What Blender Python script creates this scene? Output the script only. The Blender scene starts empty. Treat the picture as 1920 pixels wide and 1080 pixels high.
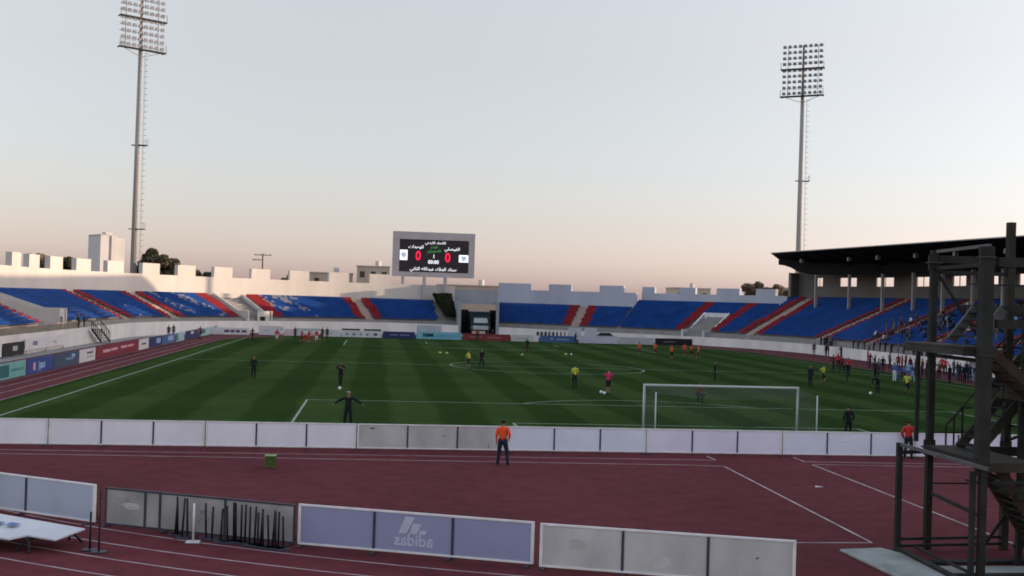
import bpy, bmesh, math, random
from mathutils import Vector, Matrix
R = math.radians
PI = math.pi
rng = random.Random(7)
SC = bpy.context.scene
COL = SC.collection

# ------------------------------------------------------------ camera, sky, sun, exposure
CAM = (-16.295, -52.363, 6.255)
YAW, PITCH, ROLL = 0.118, 0.011, 0.030
cam_d = bpy.data.cameras.new('camera')
cam_d.sensor_width = 36.0
cam_d.lens = 2144.8 / 1920 * 36.0
cam_d.clip_end = 6000
cam = bpy.data.objects.new('camera', cam_d)
COL.objects.link(cam)
_F = Vector((math.sin(YAW)*math.cos(PITCH), math.cos(YAW)*math.cos(PITCH), math.sin(PITCH)))
_R0 = Vector((math.cos(YAW), -math.sin(YAW), 0))
_U0 = _R0.cross(_F)
_R = _R0*math.cos(ROLL) + _U0*math.sin(ROLL)
_U = _U0*math.cos(ROLL) - _R0*math.sin(ROLL)
cam.matrix_world = Matrix(((_R.x, _U.x, -_F.x, CAM[0]), (_R.y, _U.y, -_F.y, CAM[1]), (_R.z, _U.z, -_F.z, CAM[2]), (0, 0, 0, 1)))
SC.camera = cam

SUN_ELEV = R(3.9)
SUN_AZ = R(90)              # the sun stands due +x, behind the covered stand
world = bpy.data.worlds.new('World')
SC.world = world
world.use_nodes = True
wn, wl = world.node_tree.nodes, world.node_tree.links
bg = wn['Background']
sky = wn.new('ShaderNodeTexSky')
sky.sky_type = 'NISHITA'
sky.sun_disc = False
sky.sun_elevation = SUN_ELEV
sky.sun_rotation = SUN_AZ
sky.altitude = 700
sky.air_density = 1.0
sky.dust_density = 1.6
sky.ozone_density = 1.0
hsv = wn.new('ShaderNodeHueSaturation')
hsv.inputs['Saturation'].default_value = 0.55
wl.new(sky.outputs[0], hsv.inputs['Color'])
# sky gain by height: pinkish low down, zenith boosted to light the foreground
wtc = wn.new('ShaderNodeTexCoord'); wsp = wn.new('ShaderNodeSeparateXYZ'); wl.new(wtc.outputs['Generated'], wsp.inputs[0])
wrp = wn.new('ShaderNodeValToRGB'); wl.new(wsp.outputs['Z'], wrp.inputs['Fac'])
SKY_TINT = [(0.0, (.79, .74, 1.03)), (.035, (.90, .84, 1.09)), (.117, (1.05, .995, 1.15)), (.225, (1.37, 1.23, 1.26)), (.5, (1.98, 1.86, 1.96)), (1.0, (2.6, 2.5, 2.68))]
el = wrp.color_ramp.elements
while len(el) < len(SKY_TINT): el.new(.5)
for e_, (p_, c_) in zip(el, SKY_TINT):
    e_.position = p_; e_.color = tuple(v/2.7 for v in c_)+(1,)
wmx = wn.new('ShaderNodeVectorMath'); wmx.operation = 'MULTIPLY'
wl.new(hsv.outputs[0], wmx.inputs[0]); wl.new(wrp.outputs[0], wmx.inputs[1])
wsc = wn.new('ShaderNodeVectorMath'); wsc.operation = 'SCALE'; wsc.inputs['Scale'].default_value = 2.7
wl.new(wmx.outputs[0], wsc.inputs[0])
wl.new(wsc.outputs[0], bg.inputs['Color'])
bg.inputs['Strength'].default_value = 0.15
sun_d = bpy.data.lights.new('sun', 'SUN')
sun_d.energy = 2.0
sun_d.angle = R(0.5)
sun_d.color = (1.0, 0.74, 0.5)
sun = bpy.data.objects.new('sun', sun_d)
COL.objects.link(sun)
sun.rotation_euler = Vector((-math.cos(SUN_ELEV), 0, -math.sin(SUN_ELEV))).to_track_quat('-Z', 'Y').to_euler()
SC.view_settings.view_transform = 'Standard'
SC.view_settings.look = 'None'
SC.view_settings.gamma = 1.0
SC.view_settings.exposure = 1.25
SC.cycles.filter_width = 1.8

# ------------------------------------------------------------ materials
def mat(name, col, rough=0.7, var=0.0, scale=3.0, detail=4.0, col2=None, stretch=(1, 1, 1), bump=0.0, metal=0.0, spec=0.3, emit=0.0, var2=0.0, scale2=0.3):
    m = bpy.data.materials.new(name)
    m.use_nodes = True
    n, l = m.node_tree.nodes, m.node_tree.links
    b = n['Principled BSDF']
    b.inputs['Roughness'].default_value = rough
    b.inputs['Metallic'].default_value = metal
    b.inputs['Specular IOR Level'].default_value = spec
    c = tuple(col) + (1,)
    b.inputs['Base Color'].default_value = c
    if var > 0 or col2:
        tc = n.new('ShaderNodeTexCoord'); mp = n.new('ShaderNodeMapping')
        mp.inputs['Scale'].default_value = stretch
        l.new(tc.outputs['Object'], mp.inputs['Vector'])
        nz = n.new('ShaderNodeTexNoise')
        nz.inputs['Scale'].default_value = scale; nz.inputs['Detail'].default_value = detail
        l.new(mp.outputs[0], nz.inputs['Vector'])
        rp = n.new('ShaderNodeValToRGB')
        rp.color_ramp.elements[0].position = 0.3; rp.color_ramp.elements[1].position = 0.7
        c2 = col2 if col2 else tuple(min(1, x*(1+var)) for x in col)
        c1 = col if col2 else tuple(x*(1-var) for x in col)
        rp.color_ramp.elements[0].color = tuple(c1)+(1,); rp.color_ramp.elements[1].color = tuple(c2)+(1,)
        l.new(nz.outputs['Fac'], rp.inputs['Fac'])
        out = rp.outputs[0]
        if var2 > 0:
            n2 = n.new('ShaderNodeTexNoise'); n2.inputs['Scale'].default_value = scale2; n2.inputs['Detail'].default_value = 5
            l.new(mp.outputs[0], n2.inputs['Vector'])
            mr = n.new('ShaderNodeMapRange'); mr.inputs[1].default_value = 0.3; mr.inputs[2].default_value = 0.7
            mr.inputs[3].default_value = 1-var2; mr.inputs[4].default_value = 1+var2
            l.new(n2.outputs['Fac'], mr.inputs[0])
            mx = n.new('ShaderNodeMix'); mx.data_type = 'RGBA'; mx.blend_type = 'MULTIPLY'; mx.inputs[0].default_value = 1
            l.new(out, mx.inputs[6]); l.new(mr.outputs[0], mx.inputs[7])
            out = mx.outputs[2]
        l.new(out, b.inputs['Base Color'])
        if bump > 0:
            bp = n.new('ShaderNodeBump'); bp.inputs['Strength'].default_value = bump; bp.inputs['Distance'].default_value = 0.02
            l.new(nz.outputs['Fac'], bp.inputs['Height']); l.new(bp.outputs[0], b.inputs['Normal'])
    if emit > 0:
        b.inputs['Emission Color'].default_value = c
        b.inputs['Emission Strength'].default_value = emit
    return m

M = {}
M['track'] = mat('red_running_track', (0.116, 0.030, 0.036), 0.95, 0.16, 1.5, 8, bump=0.2, spec=0.05, var2=0.16, scale2=0.12)
M['line'] = mat('worn_white_line', (0.42, 0.36, 0.37), 0.8, 0.35, 1.2, 6)
M['grassline'] = mat('pitch_white_line', (0.24, 0.31, 0.235), 0.8, 0.25, 2.0, 6)
M['apron'] = mat('grey_concrete_apron', (0.26, 0.25, 0.24), 0.85, 0.18, 0.6, 8)
M['soil'] = mat('dry_soil', (0.22, 0.18, 0.13), 0.9, 0.25, 0.05, 8)
M['conc'] = mat('pale_concrete', (0.67, 0.64, 0.62), 0.8, 0.10, 0.5, 8, stretch=(1, 1, .35), var2=0.10, scale2=0.15)
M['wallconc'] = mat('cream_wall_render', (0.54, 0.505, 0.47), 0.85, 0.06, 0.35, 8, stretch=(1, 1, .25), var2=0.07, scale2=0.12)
M['wallshade'] = mat('wall_render_shade_tinted', (0.40, 0.425, 0.50), 0.85, 0.06, 0.35, 8, stretch=(1, 1, .25), var2=0.10, scale2=0.12)  # the cream wall's render with bluish shade put into its colour
M['tungrey'] = mat('tunnel_concrete', (0.30, 0.31, 0.34), 0.85, 0.10, 0.35, 8, stretch=(1, 1, .3), var2=0.1, scale2=0.15)
M['terr'] = mat('terrace_concrete', (0.25, 0.24, 0.23), 0.85, 0.14, 0.7, 6)
M['step'] = mat('aisle_concrete', (0.36, 0.29, 0.25), 0.85, 0.12, 1.0, 6)
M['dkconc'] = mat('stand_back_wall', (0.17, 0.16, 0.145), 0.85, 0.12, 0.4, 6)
M['blue'] = mat('blue_seat_plastic', (0.0095, 0.053, 0.215), 0.7, 0.2, 0.35, 5, spec=0.08, var2=0.1, scale2=1.3)
M['red'] = mat('red_seat_plastic', (0.225, 0.019, 0.026), 0.7, 0.25, 0.5, 5, spec=0.08)
M['white'] = mat('white_seat_plastic', (0.15, 0.16, 0.21), 0.6, 0.15, 0.6, 5)
M['wpaint'] = mat('white_paint', (0.62, 0.62, 0.63), 0.5, 0.08, 1.5, 5)
M['frame'] = mat('white_frame_tube', (0.72, 0.71, 0.70), 0.5, 0.12, 3.0, 5)
M['post'] = mat('dark_divider', (0.045, 0.047, 0.065), 0.5, 0.2, 4.0, 4)
M['lilac'] = mat('lilac_board_film', (0.30, 0.31, 0.47), 0.35, 0.05, 0.7, 8, var2=0.05, scale2=0.4)
M['silver'] = mat('pale_board_film', (0.82, 0.81, 0.87), 0.4, 0.06, 0.9, 8, stretch=(1, 1, .4), var2=0.05, scale2=0.3)
M['silverblue'] = mat('bluish_board_film', (0.74, 0.78, 0.90), 0.4, 0.06, 0.8, 8, var2=0.05, scale2=0.3)
M['silverlilac'] = mat('faded_lilac_board_film', (0.77, 0.74, 0.89), 0.4, 0.06, 0.8, 8, var2=0.05, scale2=0.3)
M['grey'] = mat('bare_grey_board', (0.50, 0.495, 0.485), 0.7, 0.14, 1.3, 8, stretch=(1, 1, .5), var2=0.1, scale2=0.4)
M['greyold'] = mat('weathered_grey_board', (0.34, 0.33, 0.315), 0.75, 0.20, 1.1, 9, var2=0.16, scale2=0.5)
M['greyblue'] = mat('grey_blue_board_film', (0.42, 0.46, 0.56), 0.45, 0.08, 0.8, 8, stretch=(1, 1, .5))
M['mark'] = mat('faded_print', (0.48, 0.50, 0.62), 0.5, 0.1, 6, 4)
M['steel'] = mat('galvanised_steel', (0.30, 0.29, 0.28), 0.45, 0.12, 0.8, 5, metal=0.5)
M['mast'] = mat('mast_steel', (0.30, 0.285, 0.27), 0.55, 0.12, 0.5, 5, stretch=(1, 1, .2))
M['lampbody'] = mat('floodlight_body', (0.10, 0.105, 0.13), 0.4, 0.2, 3, 3)
M['lampglass'] = mat('floodlight_glass', (0.32, 0.33, 0.38), 0.15, spec=0.6)
M['dksteel'] = mat('dark_tower_steel', (0.028, 0.0285, 0.0265), 0.75, 0.3, 1.5, 6, spec=0.1)
M['dksteel2'] = mat('tower_stringer_steel', (0.046, 0.043, 0.036), 0.75, 0.3, 1.2, 6, spec=0.1)
M['rail'] = mat('tower_rail_steel', (0.085, 0.088, 0.085), 0.6, 0.2, 1.5, 6)
M['rust'] = mat('rust_brown_steel', (0.040, 0.025, 0.018), 0.85, 0.3, 3.0, 6)
M['black'] = mat('black_rubber', (0.012, 0.012, 0.014), 0.6, 0.3, 4, 3)
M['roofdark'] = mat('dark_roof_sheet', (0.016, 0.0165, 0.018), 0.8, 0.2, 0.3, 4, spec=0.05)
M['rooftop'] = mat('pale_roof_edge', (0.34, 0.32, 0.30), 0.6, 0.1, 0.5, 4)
M['col'] = mat('column_paint', (0.33, 0.32, 0.31), 0.7, 0.1, 1.0, 5)
M['screen'] = mat('scoreboard_screen', (0.034, 0.024, 0.030), 0.35, 0.3, 2, 2)
M['sframe'] = mat('scoreboard_frame', (0.44, 0.41, 0.41), 0.6, 0.08, 0.6, 5)
M['ledred'] = mat('led_red', (0.85, 0.01, 0.05), 0.5, emit=0.50)
M['ledwhite'] = mat('led_white', (0.85, 0.87, 0.92), 0.5, emit=0.50)
M['ledgreen'] = mat('led_green', (0.05, 0.36, 0.08), 0.5, emit=0.35)
M['net'] = mat('net_cord', (0.10, 0.12, 0.10), 0.8)
M['goalw'] = mat('goal_white', (0.45, 0.49, 0.46), 0.4, 0.05, 2, 3)
M['ball'] = mat('ball_white', (0.75, 0.76, 0.75), 0.4, 0.15, 8, 2)
M['disc'] = mat('yellow_disc', (0.45, 0.50, 0.12), 0.5, 0.1, 5, 2)
M['green'] = mat('green_paint', (0.075, 0.12, 0.03), 0.5, 0.2, 4, 4)
M['greenl'] = mat('pale_green_paint', (0.23, 0.31, 0.10), 0.5, 0.2, 4, 4)
M['leaf'] = mat('olive_leaves', (0.048, 0.046, 0.020), 0.7, 0.4, 0.8, 4)
M['leafdry'] = mat('dry_brown_leaves', (0.15, 0.11, 0.075), 0.8, 0.3, 0.8, 4)
M['bark'] = mat('bark', (0.08, 0.06, 0.045), 0.9, 0.3, 3, 5)
M['bldg'] = mat('tower_block_render', (0.52, 0.50, 0.49), 0.8, 0.06, 0.2, 5)
M['bldg2'] = mat('house_render', (0.42, 0.35, 0.29), 0.8, 0.1, 0.3, 5)
M['glass'] = mat('dark_window_glass', (0.02, 0.025, 0.03), 0.1, spec=0.6)
M['tarp'] = mat('black_tarpaulin', (0.004, 0.0045, 0.0035), 0.95, col2=(0.020, 0.022, 0.010), scale=1.1, detail=9, bump=0.8, spec=0.02)
M['slab'] = mat('slab_concrete', (0.30, 0.32, 0.305), 0.8, 0.3, 1.2, 8, var2=0.2, scale2=0.5)
M['truck'] = mat('dark_green_truck_paint', (0.012, 0.028, 0.028), 0.4, 0.2, 1.5, 4)
# people
SK = mat('skin', (0.24, 0.13, 0.085), 0.6)
CLO = {}
for nm, c in dict(black=(.010, .011, .014), darkblue=(.018, .024, .05), orange=(.86, .105, .035), bibyellow=(.52, .56, .06), pink=(.50, .035, .11), red=(.46, .028, .03),
                  playerorange=(.70, .12, .04), darkred=(.17, .02, .03), blue=(.05, .13, .34), white=(.62, .64, .68), grey=(.13, .13, .14), navy=(.012, .018, .045),
                  lightblue=(.25, .36, .50), jean=(.05, .08, .13), green=(.02, .05, .03), maroon=(.10, .018, .03), brown=(.11, .07, .05), hair=(.010, .008, .007), shoe=(.02, .02, .022), cap=(.50, .50, .48)).items():
    CLO[nm] = mat('cloth_'+nm if nm != 'hair' else 'dark_hair', c, 0.85, 0.12, 6, 3)

def flat(name, col, rough=0.5, emit=0.0):
    k = 'f_'+name
    if k not in M:
        M[k] = mat(name, col, rough, 0.08, 1.2, 5, emit=emit)
    return M[k]

# ------------------------------------------------------------ mesh helpers
class MB:
    def __init__(s): s.v, s.f, s.m = [], [], []
    def add(s, vs, fs, mi=0):
        b = len(s.v); s.v += [tuple(p) for p in vs]
        for f in fs: s.f.append(tuple(b+i for i in f)); s.m.append(mi)
    def hexa(s, p, mi=0):       # 8 points, bottom 4 ccw then top 4
        s.add(p, [(3, 2, 1, 0), (4, 5, 6, 7), (0, 1, 5, 4), (1, 2, 6, 5), (2, 3, 7, 6), (3, 0, 4, 7)], mi)
    def box(s, x0, y0, z0, x1, y1, z1, mi=0):
        s.hexa([(x0, y0, z0), (x1, y0, z0), (x1, y1, z0), (x0, y1, z0), (x0, y0, z1), (x1, y0, z1), (x1, y1, z1), (x0, y1, z1)], mi)
    def beam(s, a, b, w, h=None, mi=0, up=(0, 0, 1)):      # square bar from a to b
        a, b = Vector(a), Vector(b); h = h or w
        d = (b-a).normalized(); u = Vector(up)
        if abs(d.dot(u)) > .98: u = Vector((0, 1, 0))
        x = d.cross(u).normalized(); y = x.cross(d)
        q = lambda o: [o-x*w/2-y*h/2, o+x*w/2-y*h/2, o+x*w/2+y*h/2, o-x*w/2+y*h/2]
        A, B = q(a), q(b)
        s.add(A+B, [(0, 3, 2, 1), (4, 5, 6, 7), (0, 1, 5, 4), (1, 2, 6, 5), (2, 3, 7, 6), (3, 0, 4, 7)][::1], mi)
    def tube(s, pts, rs, n=8, mi=0, cap=True):
        pts = [Vector(p) for p in pts]
        if not isinstance(rs, (list, tuple)): rs = [rs]*len(pts)
        b = len(s.v); prev = None
        for i, p in enumerate(pts):
            d = (pts[min(i+1, len(pts)-1)]-pts[max(i-1, 0)]).normalized()
            u = Vector((0, 0, 1)) if abs(d.z) < .95 else Vector((0, 1, 0))
            x = d.cross(u).normalized(); y = x.cross(d)
            for k in range(n):
                a = 2*PI*k/n
                s.v.append(tuple(p+(x*math.cos(a)+y*math.sin(a))*rs[i]))
        for i in range(len(pts)-1):
            for k in range(n):
                k2 = (k+1) % n
                s.f.append((b+i*n+k, b+i*n+k2, b+(i+1)*n+k2, b+(i+1)*n+k)); s.m.append(mi)
        if cap:
            s.f.append(tuple(b+k for k in range(n))[::-1]); s.m.append(mi)
            s.f.append(tuple(b+(len(pts)-1)*n+k for k in range(n))); s.m.append(mi)
    def ball(s, c, r, n=10, m=7, mi=0, sc=(1, 1, 1)):
        b = len(s.v)
        for i in range(m+1):
            t = PI*i/m
            for k in range(n):
                a = 2*PI*k/n
                s.v.append((c[0]+r*sc[0]*math.sin(t)*math.cos(a), c[1]+r*sc[1]*math.sin(t)*math.sin(a), c[2]+r*sc[2]*math.cos(t)))
        for i in range(m):
            for k in range(n):
                k2 = (k+1) % n
                s.f.append((b+i*n+k, b+(i+1)*n+k, b+(i+1)*n+k2, b+i*n+k2)); s.m.append(mi)
    def extr(s, poly, a, b, mi=0):     # polygon points -> two copies by functions a,b
        n = len(poly); A = [a(p) for p in poly]; B = [b(p) for p in poly]
        s.add(A+B, [tuple(range(n))[::-1], tuple(range(n, 2*n))]+[(i, (i+1) % n, n+(i+1) % n, n+i) for i in range(n)], mi)
    def mesh(s, name, mats):
        me = bpy.data.meshes.new(name); me.from_pydata(s.v, [], s.f)
        for m in mats: me.materials.append(m)
        if len(mats) > 1: me.polygons.foreach_set('material_index', s.m)
        me.update()
        return me
    def build(s, name, mats, parent=None, kind=None, smooth=False, bevel=0.0):
        if not isinstance(mats, (list, tuple)): mats = [mats]
        me = s.mesh(name, mats)
        bm = bmesh.new(); bm.from_mesh(me); bmesh.ops.recalc_face_normals(bm, faces=bm.faces); bm.to_mesh(me); bm.free()
        if smooth: me.polygons.foreach_set('use_smooth', [True]*len(me.polygons))
        o = bpy.data.objects.new(name, me); COL.objects.link(o)
        if parent:
            o.parent = parent; o.matrix_parent_inverse = mat_of(parent).inverted()
        if kind: o['kind'] = kind
        if bevel:
            bv = o.modifiers.new('bevel', 'BEVEL'); bv.width = bevel; bv.segments = 2
        return o

def mat_of(p):
    m = p.matrix_basis.copy(); q = p
    while q.parent:
        m = q.parent.matrix_basis @ q.matrix_parent_inverse @ m; q = q.parent
    return m

def thing(name, label, cat, loc=(0, 0, 0), rz=0.0, group=None):
    o = bpy.data.objects.new(name, None); COL.objects.link(o)
    o.empty_display_size = 0.2
    o.location = loc; o.rotation_euler = (0, 0, rz)
    o['label'] = label; o['category'] = cat
    if group: o['group'] = group
    return o
def tag(o, label, cat, group=None):
    o['label'] = label; o['category'] = cat
    if group: o['group'] = group
    return o
def copy_tree(o, parent=None):
    c = o.copy(); COL.objects.link(c); c.parent = parent
    if parent: c.matrix_parent_inverse = o.matrix_parent_inverse.copy()
    for ch in list(o.children): copy_tree(ch, c)
    return c
def text(name, s, m, parent, M4, size=1.0, ext=0.01, mirror=False, align='CENTER', bold=0.0):
    cu = bpy.data.curves.new(name, 'FONT'); cu.body = s; cu.size = size; cu.extrude = ext; cu.align_x = align; cu.align_y = 'CENTER'; cu.offset = bold
    cu.resolution_u = 3
    o = bpy.data.objects.new(name, cu); COL.objects.link(o)
    me = None
    dg = bpy.context.evaluated_depsgraph_get(); dg.update()
    me = bpy.data.meshes.new_from_object(o.evaluated_get(dg))
    bpy.data.objects.remove(o); bpy.data.curves.remove(cu)
    if mirror:
        for v in me.vertices: v.co.x *= -1
        me.flip_normals()
    me.materials.clear(); me.materials.append(m)
    for v in me.vertices: v.co = M4 @ v.co
    o = bpy.data.objects.new(name, me); COL.objects.link(o)
    o.parent = parent; o.matrix_parent_inverse = mat_of(parent).inverted()
    return o
def face_frame(o, u, n):      # matrix: local x along u, local z along normal n
    u = Vector(u).normalized(); n = Vector(n).normalized(); w = n.cross(u)
    return Matrix(((u.x, w.x, n.x, o[0]), (u.y, w.y, n.y, o[1]), (u.z, w.z, n.z, o[2]), (0, 0, 0, 1)))

# ------------------------------------------------------------ the ground
g = MB(); g.box(-2500, -900, -1.0, 2500, 4000, -0.02)
g.build('ground', M['soil'], kind='structure')
CY0, CY1 = 12.8, 97.2
def oval(r, n=72, y0=CY0, y1=CY1, rx=None):
    p = []
    for i in range(n+1):
        a = PI*i/n; p.append((r*math.cos(a), y1+r*math.sin(a)))
    for i in range(n+1):
        a = PI+PI*i/n; p.append((r*math.cos(a), y0+r*math.sin(a)))
    return p
def sheet(name, poly, z, m, t=0.15):
    mb = MB(); n = len(poly)
    mb.add([(x, y, z) for x, y in poly]+[(x, y, z-t) for x, y in poly], [tuple(range(n))]+[(i, n+i, n+(i+1) % n, (i+1) % n) for i in range(n)])
    return mb.build(name, m, kind='structure')
sheet('apron', oval(66), 0.0, M['apron'], 0.3)
sheet('running_track', oval(46.3), 0.006, M['track'], 0.03)
# mown grass
def grass_material():
    m = bpy.data.materials.new('mown_grass'); m.use_nodes = True
    n, l = m.node_tree.nodes, m.node_tree.links
    b = n['Principled BSDF']; b.inputs['Roughness'].default_value = 1.0; b.inputs['Specular IOR Level'].default_value = 0.0; b.inputs['Sheen Weight'].default_value = 0.035; b.inputs['Sheen Roughness'].default_value = 0.4; b.inputs['Sheen Tint'].default_value = (.75, .8, .35, 1)
    tc = n.new('ShaderNodeTexCoord'); sp = n.new('ShaderNodeSeparateXYZ'); l.new(tc.outputs['Object'], sp.inputs[0])
    nd = n.new('ShaderNodeTexNoise'); nd.inputs['Scale'].default_value = 0.11; nd.inputs['Detail'].default_value = 5; l.new(tc.outputs['Object'], nd.inputs['Vector'])
    def math_(op, a, c=None):
        x = n.new('ShaderNodeMath'); x.operation = op
        for i, q in enumerate((a, c)):
            if q is None: continue
            if isinstance(q, (int, float)): x.inputs[i].default_value = q
            else: l.new(q, x.inputs[i])
        return x.outputs[0]
    warp = math_('MULTIPLY', math_('SUBTRACT', nd.outputs['Fac'], 0.5), 1.3)
    ph = math_('ADD', math_('MULTIPLY', sp.outputs['X'], 2*PI/5.1), warp)
    st = math_('SINE', ph)
    mr = n.new('ShaderNodeMapRange'); mr.interpolation_type = 'SMOOTHSTEP'
    mr.inputs[1].default_value = -0.35; mr.inputs[2].default_value = 0.35; l.new(st, mr.inputs[0])
    ph2 = math_('SINE', math_('ADD', math_('MULTIPLY', sp.outputs['Y'], 2*PI/11.0), warp))
    mr2 = n.new('ShaderNodeMapRange'); mr2.inputs[1].default_value = -0.5; mr2.inputs[2].default_value = 0.5; mr2.inputs[3].default_value = 0.94; mr2.inputs[4].default_value = 1.06; l.new(ph2, mr2.inputs[0])
    mx = n.new('ShaderNodeMix'); mx.data_type = 'RGBA'
    mx.inputs[6].default_value = (0.0095, 0.0335, 0.0080, 1); mx.inputs[7].default_value = (0.0225, 0.0515, 0.0140, 1)
    l.new(mr.outputs[0], mx.inputs[0])
    nf = n.new('ShaderNodeTexNoise'); nf.inputs['Scale'].default_value = 0.9; nf.inputs['Detail'].default_value = 9; nf.inputs['Roughness'].default_value = 0.7; l.new(tc.outputs['Object'], nf.inputs['Vector'])
    m3 = n.new('ShaderNodeMapRange'); m3.inputs[1].default_value = 0.25; m3.inputs[2].default_value = 0.75; m3.inputs[3].default_value = 0.75; m3.inputs[4].default_value = 1.25; l.new(nf.outputs['Fac'], m3.inputs[0])
    nl = n.new('ShaderNodeTexNoise'); nl.inputs['Scale'].default_value = 0.05; nl.inputs['Detail'].default_value = 4; l.new(tc.outputs['Object'], nl.inputs['Vector'])
    m4 = n.new('ShaderNodeMapRange'); m4.inputs[1].default_value = 0.3; m4.inputs[2].default_value = 0.7; m4.inputs[3].default_value = 0.82; m4.inputs[4].default_value = 1.18; l.new(nl.outputs['Fac'], m4.inputs[0])
    k = math_('MULTIPLY', math_('MULTIPLY', m3.outputs[0], m4.outputs[0]), mr2.outputs[0])
    m5 = n.new('ShaderNodeMix'); m5.data_type = 'RGBA'; m5.blend_type = 'MULTIPLY'; m5.inputs[0].default_value = 1
    l.new(mx.outputs[2], m5.inputs[6]); l.new(k, m5.inputs[7]); l.new(m5.outputs[2], b.inputs['Base Color'])
    bp = n.new('ShaderNodeBump'); bp.inputs['Strength'].default_value = 0.4; bp.inputs['Distance'].default_value = 0.03
    l.new(nf.outputs['Fac'], bp.inputs['Height']); l.new(bp.outputs[0], b.inputs['Normal'])
    return m
gp = [(-36.3, -4.4), (36.3, -4.4)]+[(36.3*math.cos(PI*i/60), CY1+36.3*math.sin(PI*i/60)) for i in range(61)]
sheet('pitch', gp, 0.022, grass_material(), 0.04)

LZ = 0.027
def line_obj(name, segs, w, z, m):
    mb = MB()
    for pts in segs:
        pts = [Vector((p[0], p[1], 0)) for p in pts]
        for i in range(len(pts)-1):
            d = (pts[i+1]-pts[i]).normalized(); x = Vector((-d.y, d.x, 0))*w/2
            a, b = pts[i], pts[i+1]
            mb.add([(p.x, p.y, z) for p in (a-x, b-x, b+x, a+x)], [(0, 1, 2, 3)])
    return mb.build(name, m, kind='structure')
def arc(cx, cy, r, a0, a1, n=24): return [(cx+r*math.cos(R(a0+(a1-a0)*i/n)), cy+r*math.sin(R(a0+(a1-a0)*i/n))) for i in range(n+1)]
L = 110.0; HW = 34.0
segs = [[(-HW, 0), (-HW, L)], [(HW, 0), (HW, L)], [(-HW+.1, 0), (HW-.1, 0)], [(-HW+.1, L), (HW-.1, L)], [(-HW+.1, L/2), (HW-.1, L/2)], arc(0, L/2, 9.15, 0, 360, 64)]
for y0, s in ((0, 1), (L, -1)):
    segs += [[(-20.16, y0+.06*s), (-20.16, y0+16.44*s)], [(20.16, y0+.06*s), (20.16, y0+16.44*s)], [(-20.22, y0+16.5*s), (20.22, y0+16.5*s)],
             [(-9.16, y0+.06*s), (-9.16, y0+5.44*s)], [(9.16, y0+.06*s), (9.16, y0+5.44*s)], [(-9.22, y0+5.5*s), (9.22, y0+5.5*s)]]
    segs.append(arc(0, y0+11*s, 9.15, 38 if s > 0 else 218, 142 if s > 0 else 322))
line_obj('pitch_lines', segs, 0.13, LZ, M['grassline'])
# track lines: lanes round the oval, and the straight runway in front of the goal
segs = []
for k in range(9):
    r = 36.5+1.22*k
    if k == 0: r = 36.42
    o = oval(r, 90)
    segs.append(o+[o[0]] if k >= 4 else [(r, 10.0)]+o[:91]+[(-r, 10.0)])
line_obj('track_lane_lines', segs, 0.055, 0.0105, M['line'])
line_obj('runway_lines', [[(-40, -7.75), (-30, -7.9), (-4, -8.55), (-2.56, -8.8)], [(-40, -6.8), (-2.4, -7.05)], [(-2.55, -8.86), (-2.8, -22.8)], [(1.35, -8.0), (1.25, -22.8)],
                         [(-2.4, -5.9), (-2.35, -7.0)], [(1.35, -5.9), (1.35, -7.2)], [(1.41, -7.95), (34, -8.6)], [(1.4, -7.2), (34, -7.6)], [(-6.2, -22.85), (-2.8, -22.8)]], 0.07, 0.0145, M['line'])

# ------------------------------------------------------------ the bowl
def sm(a, b, x):
    t = max(0, min(1, (x-a)/(b-a))); return t*t*(3-2*t)
# path of the stands: s is degrees on the far curve (180 left .. 0 right); beyond that, metres along the straights
def side_w(th): return sm(115, 60, th)          # 0 on the left, 1 on the right
def rf(th):                                      # radius of the front row of seats
    w = side_w(th); t = max(0, min(180, th)); s6 = math.sin(R(t))**6
    return (50.5+3.6*s6)*(1-w)+(46.7+6.6*s6)*w
def rw(th):                                      # radius of the front wall
    return 48.2*(1-side_w(th))+45.1*side_w(th)+3.2*math.sin(R(max(0, min(180, th))))**6
def zfront(th): return 1.85*(1-side_w(th))+1.35*side_w(th)
def zseat(th): return 2.2*(1-side_w(th))+2.0*side_w(th)
def P2(th, r):                                   # plan point
    if th > 180: return (-r, CY1-(th-180))       # th-180 metres down the left straight
    if th < 0: return (r, CY1+th)                # -th metres down the right straight
    return (r*math.cos(R(th)), CY1+r*math.sin(R(th)))
def arc_steps(a, b):                             # from a down to b
    out = []; t = a
    while t > b+1e-6:
        out.append(t)
        t -= 3.0 if (t > 180.001 or t <= 0) else 1.25
        for k in (180.0, 0.0):
            if out[-1] > k > t: t = k
    out.append(b); return out
PITCHR, RISE = 0.75, 0.315
def strip(mb, ths, fr0, fz0, fr1, fz1, mi=0):
    b = len(mb.v)
    for t in ths:
        for fr, fz in ((fr0, fz0), (fr1, fz1)):
            r = fr(t) if callable(fr) else fr; z = fz(t) if callable(fz) else fz
            x, y = P2(t, r); mb.v.append((x, y, z))
    for i in range(len(ths)-1):
        mb.f.append((b+2*i, b+2*i+2, b+2*i+3, b+2*i+1)); mb.m.append(mi)
def solid(mb, ths, r0, r1, z0, z1, mi=0):
    strip(mb, ths, r0, z0, r0, z1, mi); strip(mb, ths, r1, z0, r1, z1, mi); strip(mb, ths, r0, z1, r1, z1, mi); strip(mb, ths, r0, z0, r1, z0, mi)
    f = lambda q, t: q(t) if callable(q) else q
    for t in (ths[0], ths[-1]):
        a, b_ = P2(t, f(r0, t)), P2(t, f(r1, t))
        mb.add([(*a, f(z0, t)), (*b_, f(z0, t)), (*b_, f(z1, t)), (*a, f(z1, t))], [(0, 1, 2, 3)], mi)

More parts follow.
